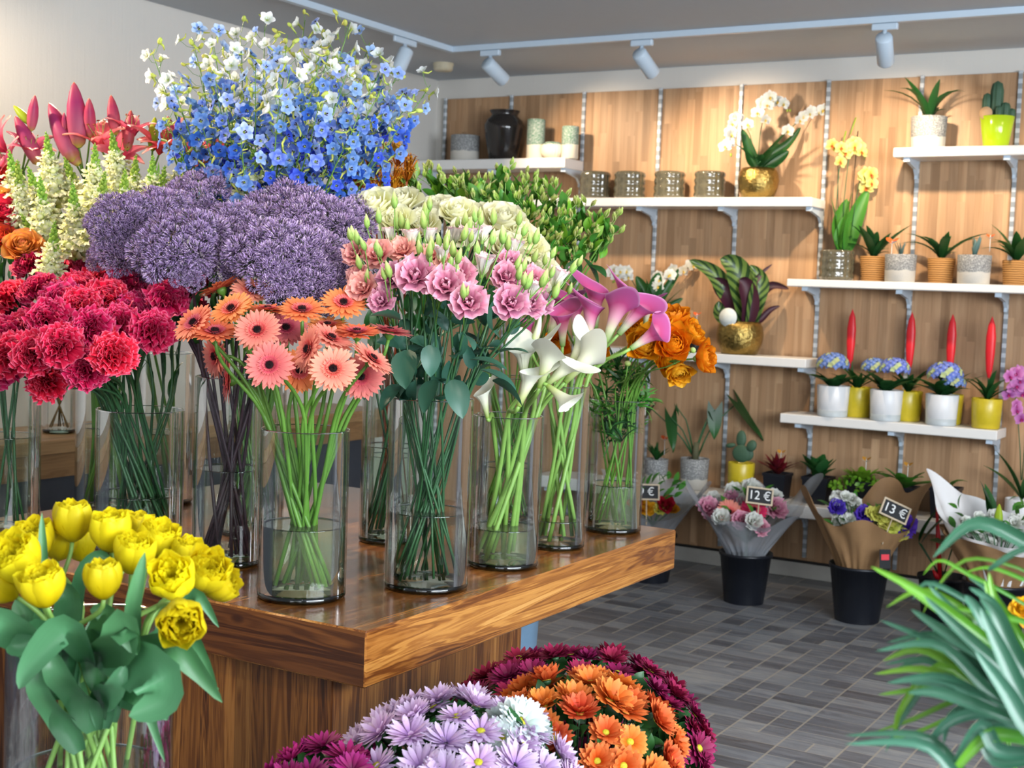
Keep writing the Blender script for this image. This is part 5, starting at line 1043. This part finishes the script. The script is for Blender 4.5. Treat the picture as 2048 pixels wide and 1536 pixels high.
# hydrangeas and red sword plants
def b_hyd():
    mb=MB()
    for i in range(70):
        d=fib(70,i,1.15); p=d*.062; p.z*=.75; m=frame(p,d,U(0,6))
        for k in range(4): mb.blade(m@RZ(k*PI/2),.0135,.0125,pr_round,1.25,1.45,nu=2,nv=2,mi=0 if (i*7)%10<7 else 1)
    return mb.mesh('hydrangea_head',[mpetal('hydrangea_blue',[(0,hx('B8C8F0')),(.5,hx('6F8CE0')),(1,hx('88A4EC'))],trans=.25),mpetal('hydrangea_green',[(0,hx('D8E090')),(1,hx('C0D0B0'))],trans=.25)])
HY=b_hyd()
M_WBAND=None
for px,lb,hd in ((1664,'blue hydrangea in a white pot, first from left',[(-.01,0,.11,1.35)]),(1770,'blue hydrangea in a white pot, middle of three with two heads',[(-.07,0,.11,1.1),(.04,-.02,.11,1.25)]),(1881,'blue-green hydrangea in a white pot, third from left',[(.01,-.01,.1,1.4),(.06,-.03,.06,.95)])):
    r,c,R,hh=potted(lb,px,65,62,'F',M_WPOT,rs(16,(.14,.2),(.06,.08),(.5,1.0),(1.1,1.7)),L_DARK,'hydrangea',y=7.12,group='blue hydrangeas in white pots',taper=.9)
    part('pot_band',MB().lathe([(R*.906,.003),(R*.925,.036),(R*.9,.037)],40),mplain('pot_band_grey',hx('B9C2C6'),.4),r,Mw=T(c))
    for a,b,z,s in hd: part('flower_head',HY,None,r,Mw=T(c+V((a,b,hh+z)))@M4.Scale(s,4))
for px,lb in ((1712,'red sword bromeliad in a yellow pot behind the first hydrangea'),(1812,'red sword bromeliad in a yellow pot behind the middle hydrangea'),(1893,'red sword bromeliad behind the third hydrangea'),(1971,'red sword bromeliad in an unobstructed mottled yellow pot, farthest right')):
    r,c,R,hh=potted(lb,px,60,60,'F',M_YPOT,rs(14,(.16,.24),(.028,.036),(.2,.9),(.9,1.7)),L_DARK,'bromeliad',y=7.22 if px<1950 else 7.15,group='red sword bromeliads',taper=.9)
    b=c+V((-.02 if px<1800 else 0,0,hh)); lean={1712:-.03,1812:.0,1893:-.0,1971:0}[px]
    part('flower_stem',MB().tube([b,b+V((lean,0,.2))],.005,6),G2,r)
    part('flower_spike',MB().lathe([(.004,0),(.013,.05),(.019,.15),(.02,.24),(.014,.31),(.001,.36)],14,rib=lambda a,z:1+.55*abs(math.cos(a))),mplain('red_bract',hx('D8202A'),.4),r,Mw=T(b+V((lean,0,.1)))@M4.Diagonal((.8,.8,.88,1)))
# lowest shelf
r,c,R,hh=potted('spiky haworthia in a speckled pot at the left of the lowest shelf',1311,48,52,'G',M_SPK,rs(34,(.08,.13),(.016,.024),(.0,.9),(.0,1.0)),L_DARK,y=7.15,fold=.3)
butterfly('orange butterfly pick in the haworthia pot on the lowest shelf',c+V((.06,-.03,hh+.12)),1.0)
c=shelfpos(1387,'G',7.15); r=thing('elephant_ear','elephant ear plant with arrow shaped leaves in a speckled pot','potted plant',c); R=dia(1387,58)/2; hh=dia(1387,62); lpot(r,'pot',c,cylprof(R,hh,.9),M_SPK); soil(r,c,R*.93,hh*.92); D0=(c-CAM).dot(FW)
part('trunk',MB().tube([c+V((0,0,hh*.9)),c+V((.005,0,hh+.09))],[.022,.016],10),mplain('corm',hx('5A5A40'),.8),r)
def arrow(r,p,tipdir,L,W,spin=0):
    mb=MB(); M=frame(p,tipdir,spin)
    def fn(u,v):
        x=u*2-1; w=W*.5*(math.sin(PI*min(1,.34+v*.66))**.9); back=-.32*L*abs(x)**1.2*max(0,1-v*2.2)
        return (x*w*(1.05 if v<.3 else 1),-.1*W*(1-abs(x))*v,v*L+back)
    mb.grid(fn,10,12,M=M); part('leaf',mb,L_DARK,r)
for path,tip,L,W,sp in (([(1387,915),(1365,860),(1342,835)],(.1,-1,.15),.2,.085,0),([(1387,905),(1372,840),(1352,812)],(.3,-.9,.2),.06,.03,0),([(1392,905),(1412,850),(1430,820)],(.0,-1,.15),.17,.085,0),([(1395,915),(1425,850),(1475,805)],(.55,-.75,.2),.26,.11,.3),([(1385,910),(1350,860),(1300,815)],(-.5,-.8,.2),.14,.07,0),([(1388,915),(1405,860),(1420,825)],(.4,-.9,.2),.05,.03,0)):
    pts=[P(a,b,D0-.02*i) for i,(a,b) in enumerate(path)]; part('leaf_stalk',MB().tube([pts[0],pts[0].lerp(pts[1],.5)+V((0,0,.01)),pts[1],pts[2]],[.006,.005,.004,.003],6),G2,r); arrow(r,pts[2],FD(*tip),L,W,sp)
c=shelfpos(1480,'G',7.15); r=thing('cactus','paddle cactus in a tall yellow pot on the lowest shelf','potted plant',c); R=dia(1480,54)/2; hh=dia(1480,64); lpot(r,'pot',c,cylprof(R,hh,.92),M_YPOT); soil(r,c,R*.93,hh*.92)
for dx,z,a,b,rot in ((0,.05,.055,.05,0),(-.01,.13,.03,.05,0),(.06,.1,.028,.035,.5),(-.07,.09,.03,.014,-.2),(.03,.05,.04,.04,.2)): part('pad',MB().lathe([(max(.001,math.sin(PI*k/10)),-math.cos(PI*k/10)) for k in range(11)],20),M_CAC,r,Mw=T(c+V((dx,U(-.02,.01),hh+z)))@M4.Rotation(rot,4,'Y')@M4.Diagonal((a,.016,b,1)))
def sqpot(label,px,w,h,lm,specs,butt=None,y=7.15,prof=pr_leaf,trail=0):
    c=shelfpos(px,'G',y); r=thing('nursery_pot_plant',label,'potted plant',c,'plants in square black nursery pots'); R=dia(px,w,y)/2*1.3; hh=dia(px,h,y); mb=MB(); pot(mb,(0,0,0),R*.82,R,hh,sq=True); part('pot',mb,M_BLACK,r,Mw=T(c),smooth=False)
    part('soil',MB().lathe([(.001,hh*.93),(R*.9,hh*.93)],4,M=RZ(PI/4)),M_SOIL,r,Mw=T(c),smooth=False); tuft(r,c+V((0,0,hh*.9)),specs,lm,prof=prof,nu=3,nv=5)
    for i in range(trail):
        a=U(0,6.3); q=c+V((math.cos(a)*R*.8,-abs(math.sin(a))*R*.8,hh)); mb=MB()
        for k in range(8): mb.blade(frame(q+V((math.cos(a)*.012*k,-.006*k,.01-.008*k)),V((U(-1,1),U(-1,1),U(-.5,1))),U(0,6)),.03,.022,pr_round,.3,1,nu=2,nv=3)
        part('leaf_trail',mb,lm,r)
    if butt: butterfly(butt,c+V((.02,-.02,hh+.11)),.9,mplain('amber_pick',hx('D89838')))
    return r
L_RED=leafm('maroon_leaf','3A1A1C','8A1F30')
sqpot('maroon leafed plant in a black square pot with a butterfly pick',1553,52,52,L_RED,rs(46,(.11,.16),(.028,.04),(.1,1.0),(.5,1.5)),'amber butterfly pick in the maroon leafed plant')
sqpot('bushy dark green african violet without pick, in a black pot',1634,58,54,L_DARK,rs(46,(.11,.17),(.06,.08),(.0,.9),(.4,1.2)),None,prof=pr_round)
sqpot('light green trailing plant in a black pot on the lowest shelf',1722,56,56,L_LIME,rs(40,(.09,.15),(.04,.05),(.3,1.1),(.8,1.8)),'amber butterfly pick in the trailing green plant',trail=12,prof=pr_round)
sqpot('flat green african violet in a black pot with butterfly',1805,56,54,L_MID,rs(28,(.12,.17),(.06,.08),(.4,1.1),(.9,1.6)),'amber butterfly pick in the flat green violet',prof=pr_round)
sqpot('black square pot with a single drooping leafy stem',1889,60,62,L_MID,[(-1.2,.13,.05,.4,1.9),(-.6,.1,.03,.8,1.3)],None)
# pink orchid at the right edge
c=shelfpos(2040,'G',7.15); r=thing('pink_orchid','magenta pink orchid at the right photo edge','potted plant',c); lpot(r,'pot',c,cylprof(.08,.14),M_WPOT); soil(r,c,.07,.12); D0=(c-CAM).dot(FW)
tuft(r,c+V((0,0,.13)),[(1.5,.26,.06,.6,1.2),(2.2,.3,.055,.3,.8),(-1.5,.25,.06,.6,1.2),(-.5,.25,.06,.3,.9)],L_DARK)
for pl,n in (([(2042,960),(2040,900),(2036,840),(2030,790),(2020,755)],8),([(2044,960),(2050,880),(2050,800),(2042,760),(2036,745)],5)): spray(r,[P(a,b,D0) for a,b in pl],n,OP,1.2,f0=.55,tipn=1)
# ================================================================== wrapped bouquets in floor buckets
M_KRAFT=mplain('kraft_paper',hx('9A7650'),.7,var=.12,sc=25,bump=.15); M_KPALE=mplain('white_paper',hx('EDEBEA'),.7,var=.03)
def mcello():
    t=NT('frosted_cellophane'); tr=t.n('ShaderNodeBsdfTransparent'); tr.inputs[0].default_value=c4(hx('E4E6EA')); d=princ(t,hx('C8CCD2'),.35); m=t.n('ShaderNodeMixShader'); m.inputs[0].default_value=.38; t.set(m.inputs[1],tr.outputs[0]); t.set(m.inputs[2],d); return t.out(m.outputs[0])
M_CELLO=mcello()
def wrap(r,c,z0,z1,R0,R1,mat,corners,seed,name='wrapping',dip=.07):
    rg=random.Random(seed); ph=rg.uniform(0,6); mb=MB(); K=10
    def fn(u,v):
        a=u*2*PI; cor=sum(max(0,math.cos(a-ca))**10*cl for ca,cl in corners); w=v**1.5
        rr=R0+(R1-R0)*v**1.1+.010*math.sin(a*9+ph+v*3)*(.3+v)+.006*math.sin(a*23+ph)*(1-v)+cor*w*.08
        return (c.x+rr*math.cos(a),c.y+rr*math.sin(a),z0+(z1-z0)*v+cor*w*.15-.03*w*(1-min(1,cor))-dip*w*max(0,math.cos(a-5.24)))
    mb.grid(fn,96,12,closeu=False); o=part(name,mb,mat,r); return o
def bucket(label,c,h,R0,R1):
    mb=MB(); pot(mb,(0,0,0),R0,R1,h); return tag(part('bucket',mb,M_BLACK,None,Mw=T(c)),label,'bucket','black flower buckets on the floor')
def text3(name,s,p,fwd,size,mat,parent,roll=0):
    cu=bpy.data.curves.new(name,'FONT'); cu.body=s; cu.size=size; cu.align_x='CENTER'; cu.align_y='CENTER'; cu.extrude=.0006; cu.materials.append(mat)
    z=V(fwd).normalized(); x=V((0,0,1)).cross(z).normalized(); y=z.cross(x); M=M4((( x.x,y.x,z.x,p.x),(x.y,y.y,z.y,p.y),(x.z,y.z,z.z,p.z),(0,0,0,1)))@RZ(roll)
    to=bpy.data.objects.new(name,cu); COL.objects.link(to); bpy.context.view_layer.update(); me=bpy.data.meshes.new_from_object(to.evaluated_get(bpy.context.evaluated_depsgraph_get())); bpy.data.objects.remove(to)
    o=link(name,me,parent,M@T((0,0,.0035))); return o,M
M_CHALK=mplain('chalkboard',hx('15171A'),.7); M_TAGW=mplain('pale_tag_frame',hx('CBB79A'),.7)
def price(label,s,p,fwd,size,roll,wood=True,w=.125,h=.07):
    r=thing('price_tag',label,'price tag',p,'small chalkboard price tags'); o,M=text3('chalk_writing',s,V(p),fwd,size,mplain('chalk',hx('F4F4F0'),.8),r,roll)
    part('board',MB().box((-w/2,-h/2,-.003),(w/2,h/2,.003)),M_CHALK,r,Mw=M,smooth=False)
    mb=MB()
    for a,b in (((-w/2-.008,h/2,-.005),(w/2+.008,h/2+.008,.005)),((-w/2-.008,-h/2-.008,-.005),(w/2+.008,-h/2,.005)),((-w/2-.008,-h/2,-.005),(-w/2,h/2,.005)),((w/2,-h/2,-.005),(w/2+.008,h/2,.005))): mb.box(a,b)
    part('frame',mb,M_TAGW,r,Mw=M,smooth=False); part('stick',MB().tube([M@V((0,-h/2,0)),M@V((0,-h/2-.14,0))],.003,5),M_TAGW,r); return r
def bq(label,c,px,y0,y1,spec,wrapper,zb,Rb):
    """bouquet; spec rows: (px,py,dD,facing,mesh,scale,kind)"""
    r=thing('bouquet',label,'bouquet',V((c.x,c.y,.05)),'wrapped bouquets in floor buckets'); D0=(V((c.x,c.y,.5))-CAM).dot(FW)
    mb=MB()
    for x,y,dD,f,me,s,k in spec:
        p=P(x,y,D0+dD); mb.tube([V((c.x+U(-.03,.03),c.y+U(-.03,.03),.06)),V((c.x,c.y,zb)),p],.003,5); part(k,me,None,r,Mw=frame(p,FD(*f),U(0,6),s*(1.3 if px!=1985 else 1)))
    part('stems',mb,G2,r)
    mb=MB()
    for i in range(34):
        a=U(0,6.3); q=Rb*math.sqrt(rnd()); p=V((c.x+q*math.cos(a),c.y+q*math.sin(a),U(y0,y1))); mb.blade(frame(p,V((math.cos(a)*.6,math.sin(a)*.6,1)),U(0,6)),U(.05,.09),.03,pr_leaf,.2,1.2,nu=2,nv=4)
    part('foliage',mb,L_MID,r); return r
gp=gm[4]; go=gm[0]; hotp=mpetal('hot_pink_gerbera_petal',[(0,hx('B01040')),(1,hx('F03868'))]); gh=b_gerbera(hotp)
lil_s=b_lisi(PT['lisi'],.9); wfl=b_lisi(mpetal('white_filler',[(0,hx('E0E8C8')),(1,hx('FAFAF4'))],trans=.3),.8); yfl=b_lisi(mpetal('lemon_filler',[(0,hx('C8C840')),(1,hx('EDE878'))],trans=.3),.9); pfl=b_lisi(mpetal('violet_petal',[(0,hx('3A1880')),(1,hx('6A40C0'))],trans=.2),1.0); rfl=b_rose(mpetal('red_rose_petal',[(0,hx('8A0810')),(1,hx('D02028'))]),1,24); yro=b_rose(mpetal('yellow_rose_petal',[(0,hx('E08A10')),(1,hx('F8B828'))]),1,24)
FC=(0,.5,.8)
# pink and white bouquet in cellophane
c1=hit(1487,1203,2,0); bucket('black bucket holding the cellophane wrapped pink bouquet',c1,.26,.10,.135)
r=bq('pink and white mixed bouquet wrapped in frosted cellophane',c1,1490,.42,.56,[(1415,1022,0,FC,lil_s,1.2,'bloom'),(1458,1025,-.1,(0,.5,.85),gp,.95,'bloom'),(1508,1020,-.1,(0,.5,.85),gh,.95,'bloom'),(1462,1008,.05,FC,lil_s,1.1,'bloom'),(1488,1010,.05,FC,wfl,1.1,'bloom'),(1465,990,.1,FC,wfl,1.1,'bloom'),(1500,985,.1,FC,wfl,1.2,'bloom'),(1545,1022,0,(.4,.5,.8),lil_s,1.2,'bloom'),(1545,1000,.1,FC,wfl,1,'bloom'),(1425,1000,.1,FC,wfl,.8,'bloom'),(1505,1048,-.2,FC,wfl,1.0,'bloom'),(1440,1040,-.1,FC,wfl,1.0,'bloom'),(1520,1060,-.2,FC,lil_s,.9,'bloom'),(1480,1045,-.15,FC,lil_s,1,'bloom')],None,.3,.18)
wrap(r,c1,.24,.50,.09,.265,M_CELLO,[(3.67,.9),(.53,1.2),(4.9,.3),(1.9,.7),(5.9,.4)],1)
price('chalkboard price tag in the cellophane bouquet, reading 12 euro','12 €',P(1519,992,6.75),FD(.2,.2,1),.062,-.12)
# violet and white bouquet in kraft paper
c2=hit(1713,1240,2,0); bucket('black bucket holding the kraft wrapped bouquet',c2,.28,.105,.145)
sp=[(1670+U(-5,45),1018+U(-22,30),U(-.05,.05),(U(-.4,.4),.6,.7),wfl,U(.45,.65),'bloom') for _ in range(26)]+[(x,y,-.05,FC,pfl,s,'bloom') for x,y,s in ((1672,1018,.8),(1727,1033,.9),(1803,1056,1.25),(1790,1030,.7))]+[(x,y,-.08,FC,yfl,s,'bloom') for x,y,s in ((1755,1035,.9),(1768,1045,.9),(1780,1056,.9),(1762,1028,.7),(1800,1072,.75),(1742,1030,.7))]
r=bq('violet, lemon and white bouquet wrapped in brown kraft paper',c2,1715,.40,.55,sp,None,.32,.16)
wrap(r,c2,.25,.50,.10,.22,M_KRAFT,[(3.67,1.05),(1.45,1.2),(.53,1.3),(5.0,.42)],2,dip=.01)
lab=thing('barcode_label','black sticker with a red patch on the kraft wrapping','label',P(1770,1118,6.42)); M=frame(P(1770,1118,6.38),FD(.2,.1,1)); 
part('sticker',MB().box((-.028,-.045,-.001),(.028,.045,.001)),M_CHALK,lab,Mw=M,smooth=False); part('red_patch',MB().box((-.02,-.005,.001),(.02,.022,.0025)),mplain('label_red',hx('E03040'),.5),lab,Mw=M,smooth=False)
price('chalkboard price tag clipped on the kraft bouquet, reading 13 euro','13 €',P(1790,1022,6.45),FD(.1,.3,1),.062,-.42)
# half hidden dark bouquet behind the table
c3=hit(1300,1160,2,0); bucket('black bucket half hidden behind the table corner',c3,.26,.10,.135)
r=bq('yellow and red bouquet in grey cellophane behind the table corner',c3,1300,.44,.56,[(1284,1018,0,FC,yro,.9,'bloom'),(1330,1012,0,FC,rfl,.9,'bloom'),(1300,1020,0,FC,yro,.7,'bloom'),(1318,1022,0,FC,yfl,.7,'bloom'),(1270,1010,0,FC,rfl,.8,'bloom'),(1345,1020,0,FC,yro,.6,'bloom')],None,.3,.15)
wrap(r,c3,.24,.47,.09,.24,mcello(),[(0.1,.9),(3.2,.8),(1.6,.5)],3)
price('chalkboard price tag above the red and yellow bouquet','9 €',P(1293,984,7.2),FD(.1,.2,1),.06,0)
# white bouquet at the right edge
c4_=hit(1985,1290,2,0); bucket('black bucket behind the palm at the right edge',c4_,.3,.11,.15)
sp=[(1960+U(-40,80),1070+U(-35,35),U(-.1,.1),(U(-.4,.4),.6,.7),wfl,U(.6,1.0),'bloom') for _ in range(30)]
r=bq('white bouquet in kraft and white paper behind the palm',c4_,1985,.5,.65,sp,None,.36,.2)
wrap(r,c4_,.27,.56,.11,.26,M_KRAFT,[(4.6,.2),(0,.8)],4); wrap(r,c4_,.30,.60,.12,.255,M_KPALE,[(3.0,1.2),(2.2,.4)],5,'inner_wrapping')
D4=(V((c4_.x,c4_.y,.5))-CAM).dot(FW); p=P(1996,1065,D4-.1); q=P(1998,1022,D4-.1); part('lily_bud',lg,None,r,Mw=frame(p,q-p,0,1.05))
for a,L in ((1.4,.2),(2.0,.24),(1.0,.22)): mb=MB(); mb.blade(T(P(1985,1060,D4+.1))@RZ(a),L,.07,pr_leaf,.1,.5,nu=4,nv=8,cup=.1); part('leaf',mb,L_DARK,r)
# broad leafed foliage plant with red bracts between the bouquets
c5=hit(1880,1238,2,0); r=thing('heliconia_plant','broad dark leafed plant with narrow red bracts between two bouquets','potted plant',c5)
mb=MB(); pot(mb,(0,0,0),.09,.12,.22); part('pot',mb,M_BLACK,r,Mw=T(c5)); D5=(c5+V((0,0,.5))-CAM).dot(FW)
for (a,b),(c_,d) in (((1880,1160),(1873,1000)),((1878,1160),(1866,1140))): part('red_bract',MB().tube([P(a,b,D5),P((a+c_)/2,(b+d)/2,D5),P(c_,d,D5)],[.01,.014,.004],6),mplain('red_bract',hx('D8202A')),r)
for p0,d,L,W,sp_ in (((1842,1088),(.5,.85,.1),.24,.09,2.9),((1838,1085),(.2,.9,.2),.2,.07,3.3),((1905,1095),(-.6,.3,.3),.15,.06,2.6),((1880,1090),(.6,.4,.3),.16,.07,3.0)):
    mb=MB(); mb.blade(frame(P(p0[0],p0[1],D5),FD(*d),sp_),L,W,pr_leaf,0,.3,nu=4,nv=8,cup=.1); part('leaf',mb,L_DARK,r)
    part('leaf_stalk',MB().tube([V((c5.x,c5.y,.2)),P(p0[0],p0[1],D5)],.004,5),G2,r)
# ================================================================== palm in the right foreground
pc=V((.02,1.22,.0)); pc=P(2180,1600,1.75); pc.z=0
r=thing('palm_plant','green palm with long arching leaflets, closest to the viewer','palm',(pc.x,pc.y,0))
mb=MB(); pot(mb,(0,0,0),.11,.15,.3); part('pot',mb,M_KRAFT,r,Mw=T((pc.x,pc.y,.0)))
part('trunk',MB().tube([V((pc.x,pc.y,.1)),V((pc.x,pc.y,.55))],[.03,.02],10),G2,r)
L_PALM=leafm('palm_leaflet','24543A','4E8468',rough=.25,sfreq=14); L_PALY=leafm('palm_leaflet_light','2E7020','7AB030',rough=.3,sfreq=14)
PL=[([(2120,1400),(2000,1300),(1850,1190),(1742,1133)],1.35,.020,1),([(2080,1330),(1960,1240),(1850,1180),(1772,1215)],1.42,.013,1),([(2120,1420),(2000,1330),(1900,1270),(1822,1218)],1.38,.024,0),([(2130,1440),(2010,1340),(1920,1260),(1848,1192)],1.33,.022,0),([(2130,1450),(2000,1370),(1880,1290),(1760,1240)],1.40,.017,0),([(2140,1440),(2000,1400),(1880,1290),(1752,1302)],1.36,.02,0),([(2140,1470),(1980,1380),(1850,1300),(1765,1322)],1.42,.018,1),([(2140,1480),(1980,1410),(1860,1340),(1748,1348)],1.38,.017,1),([(2150,1490),(1990,1410),(1880,1355),(1773,1366)],1.36,.022,0),([(2150,1500),(1980,1420),(1880,1385),(1815,1385)],1.32,.022,0),([(2150,1470),(1990,1400),(1880,1330),(1800,1420),(1790,1490)],1.40,.016,1),([(2140,1480),(2000,1425),(1900,1440),(1845,1505)],1.34,.022,0),([(2120,1440),(1960,1390),(1820,1440),(1755,1462)],1.45,.010,1),([(2120,1560),(1960,1590),(1850,1490),(1690,1488)],1.3,.020,0),([(2120,1500),(2000,1500),(1960,1450),(1905,1530)],1.3,.026,0),([(2120,1500),(2020,1470),(1960,1480),(1880,1580)],1.3,.024,1),([(2100,1400),(2040,1300),(1990,1200),(1978,1145)],1.40,.016,1),([(2110,1380),(2030,1260),(1990,1200),(1970,1170)],1.45,.018,1),([(2120,1420),(2030,1340),(1960,1230),(1930,1190)],1.38,.026,0),([(2130,1430),(2040,1330),(1990,1230),(1960,1195)],1.34,.024,0),([(2150,1150),(2060,1090),(1950,1045),(1866,1115)],1.5,.030,0),([(2130,1080),(2040,1100),(1990,1130),(1975,1142)],1.42,.012,0),([(2130,1200),(2050,1160),(1980,1135),(1930,1145)],1.5,.008,1),([(2120,1250),(2000,1180),(1940,1150),(1880,1120),(1846,1150)],1.48,.008,1),([(2130,1180),(2020,1130),(1930,1120),(1870,1180),(1845,1230)],1.5,.007,1),([(2110,1310),(2060,1250),(1990,1230),(1850,1205)],1.4,.012,1),([(2150,1520),(2060,1420),(2000,1300),(1960,1215)],1.3,.03,0),([(2150,1540),(2060,1460),(2010,1380),(1950,1300)],1.28,.03,0)]
for i,(px,D,W,k) in enumerate(PL):
    strap(r,[P(a,b,D+.03*j/len(px)) for j,(a,b) in enumerate(px[::1])],W*.58,L_PALY if k else L_PALM,name='leaflet')
    if i<20:
        dx,dy,dt=U(-14,14),U(14,26)*(-1)**i,U(-25,45)
        strap(r,[P(a+dx+(dt if j==len(px)-1 else 0),b+dy*(1 if j else .4),D+.04+.03*j/len(px)) for j,(a,b) in enumerate(px)],W*.5,L_PALM if i%4 else L_PALY,name='leaflet')
for q in ((2140,1440,1.36),(2150,1300,1.42),(2150,1160,1.5)): part('frond_stalk',MB().tube([V((pc.x,pc.y,.5)),P(*q)],[.012,.006],7),G1,r)
yc=thing('yellow_flower_pot','yellow blooms peeking through the palm leaflets at the right edge','potted plant',(pc.x-.02,pc.y+.35,0))
mb=MB(); pot(mb,(0,0,0),.09,.12,.35); part('pot',mb,M_BLACK,yc,Mw=T((pc.x-.02,pc.y+.35,0)))
b0=V((pc.x-.02,pc.y+.35,.33))
for x,y,D in ((2044,1218,1.75),(2052,1232,1.75),(1972,1332,1.75),(1980,1338,1.76),(2028,1362,1.75),(2034,1368,1.74)):
    p=P(x,y,D); part('bloom',yro,None,yc,Mw=frame(p,FD(-.2,.4,.8),U(0,6),.35)); part('stem',MB().tube([b0,(b0+p)/2+V((0,0,.05)),p],.0016,5),G1,yc)
# ================================================================== sideboard by the left wall, pail behind the table
sb=thing('sideboard','long sideboard with light wooden top against the left wall','sideboard',(XL+.3,4.0,0))
part('top',MB().box((XL+.004,-.5,.80),(XL+.5,6.2,.86),bev=.004),mwood('beech_top',[(.3,hx('8A6A48')),(.7,hx('B89468'))],axis=1,knots=False),sb,smooth=False)
part('fascia',MB().box((XL+.02,-.48,.70),(XL+.485,6.18,.80)),mwood('beech_front',[(.3,hx('7A5A3A')),(.7,hx('A07C54'))],axis=1,knots=False),sb,smooth=False)
part('body',MB().box((XL+.004,-.46,0),(XL+.44,6.16,.70)),mplain('charcoal_front',hx('3A3F48'),.6),sb,smooth=False)
g=hit(118,860,0,XL+.3); g.z=.861
gj=vase('small glass of dried grasses on the sideboard',(g.x,g.y),.07,.24,0,z0=.861)
r=thing('dried_grass','bundle of dried brown grasses in the small sideboard glass','dried flowers',V((g.x,g.y,.88)))
for i in range(12):
    a=U(0,6.3); mb=MB().tube([V((g.x-.04*math.cos(a),g.y-.04*math.sin(a),.885)),V((g.x+.05*math.cos(a),g.y+.05*math.sin(a),1.1)),V((g.x+.1*math.cos(a),g.y+.1*math.sin(a),1.25))],.003,5); part('stalk',mb,mplain('dry_stalk',hx('8A6A3A'),.8),r)
z=hit(1048,1290,0,-2.03); mb=MB().lathe([(.001,0),(.10,0),(.105,.006),(.13,.57),(.135,.575),(.132,.58),(.126,.57),(.10,.012),(.001,.01)],36)
o=part('zinc_pail',mb,mplain('pale_blue_zinc',hx('8FB4D4'),.35,.5),None,Mw=T((-2.15,3.62,0))); tag(o,'pale blue metal pail beside the table pedestal','pail')
# ================================================================== light, camera
def area(name,loc,aim,sx,sy,e,col):
    ld=bpy.data.lights.new(name,'AREA'); ld.shape='RECTANGLE'; ld.size=sx; ld.size_y=sy; ld.energy=e; ld.color=col
    o=bpy.data.objects.new(name,ld); COL.objects.link(o); d=V(aim)-V(loc); o.matrix_basis=T(loc)@(-d).to_track_quat('Z','Y').to_matrix().to_4x4(); return o
area('shopfront_window',(2.6,1.5,2.0),(-2.2,3.2,1.1),4.2,1.5,330,(.86,.93,1.0))
area('shop_door',(.3,-2.6,1.9),(-2.0,3.0,1.2),3.0,2.0,70,(.9,.95,1.0))
w=bpy.data.worlds.new('daylight'); SC.world=w; w.use_nodes=True; w.node_tree.nodes['Background'].inputs[0].default_value=(.78,.86,1.0,1); w.node_tree.nodes['Background'].inputs[1].default_value=.30
cd=bpy.data.cameras.new('camera'); cam=bpy.data.objects.new('camera',cd); COL.objects.link(cam); SC.camera=cam
cd.sensor_fit='HORIZONTAL'; cd.sensor_width=36; cd.lens=FPX/2048*36; cd.clip_start=.05
cam.matrix_basis=M4(((RT.x,UP.x,-FW.x,CAM.x),(RT.y,UP.y,-FW.y,CAM.y),(RT.z,UP.z,-FW.z,CAM.z),(0,0,0,1)))
cd.dof.use_dof=True; cd.dof.focus_distance=3.15; cd.dof.aperture_fstop=6.8
SC.view_settings.view_transform='Standard'; SC.view_settings.look='None'; SC.view_settings.gamma=1; SC.view_settings.use_curve_mapping=False
SC.view_settings.exposure=.33
cy=SC.cycles; cy.max_bounces=8; cy.diffuse_bounces=2; cy.glossy_bounces=3; cy.transmission_bounces=4; cy.transparent_max_bounces=40; cy.use_adaptive_sampling=True; cy.adaptive_threshold=.045; cy.adaptive_min_samples=16; cy.caustics_reflective=False; cy.caustics_refractive=False; cy.use_denoising=True
cy.sample_clamp_indirect=6
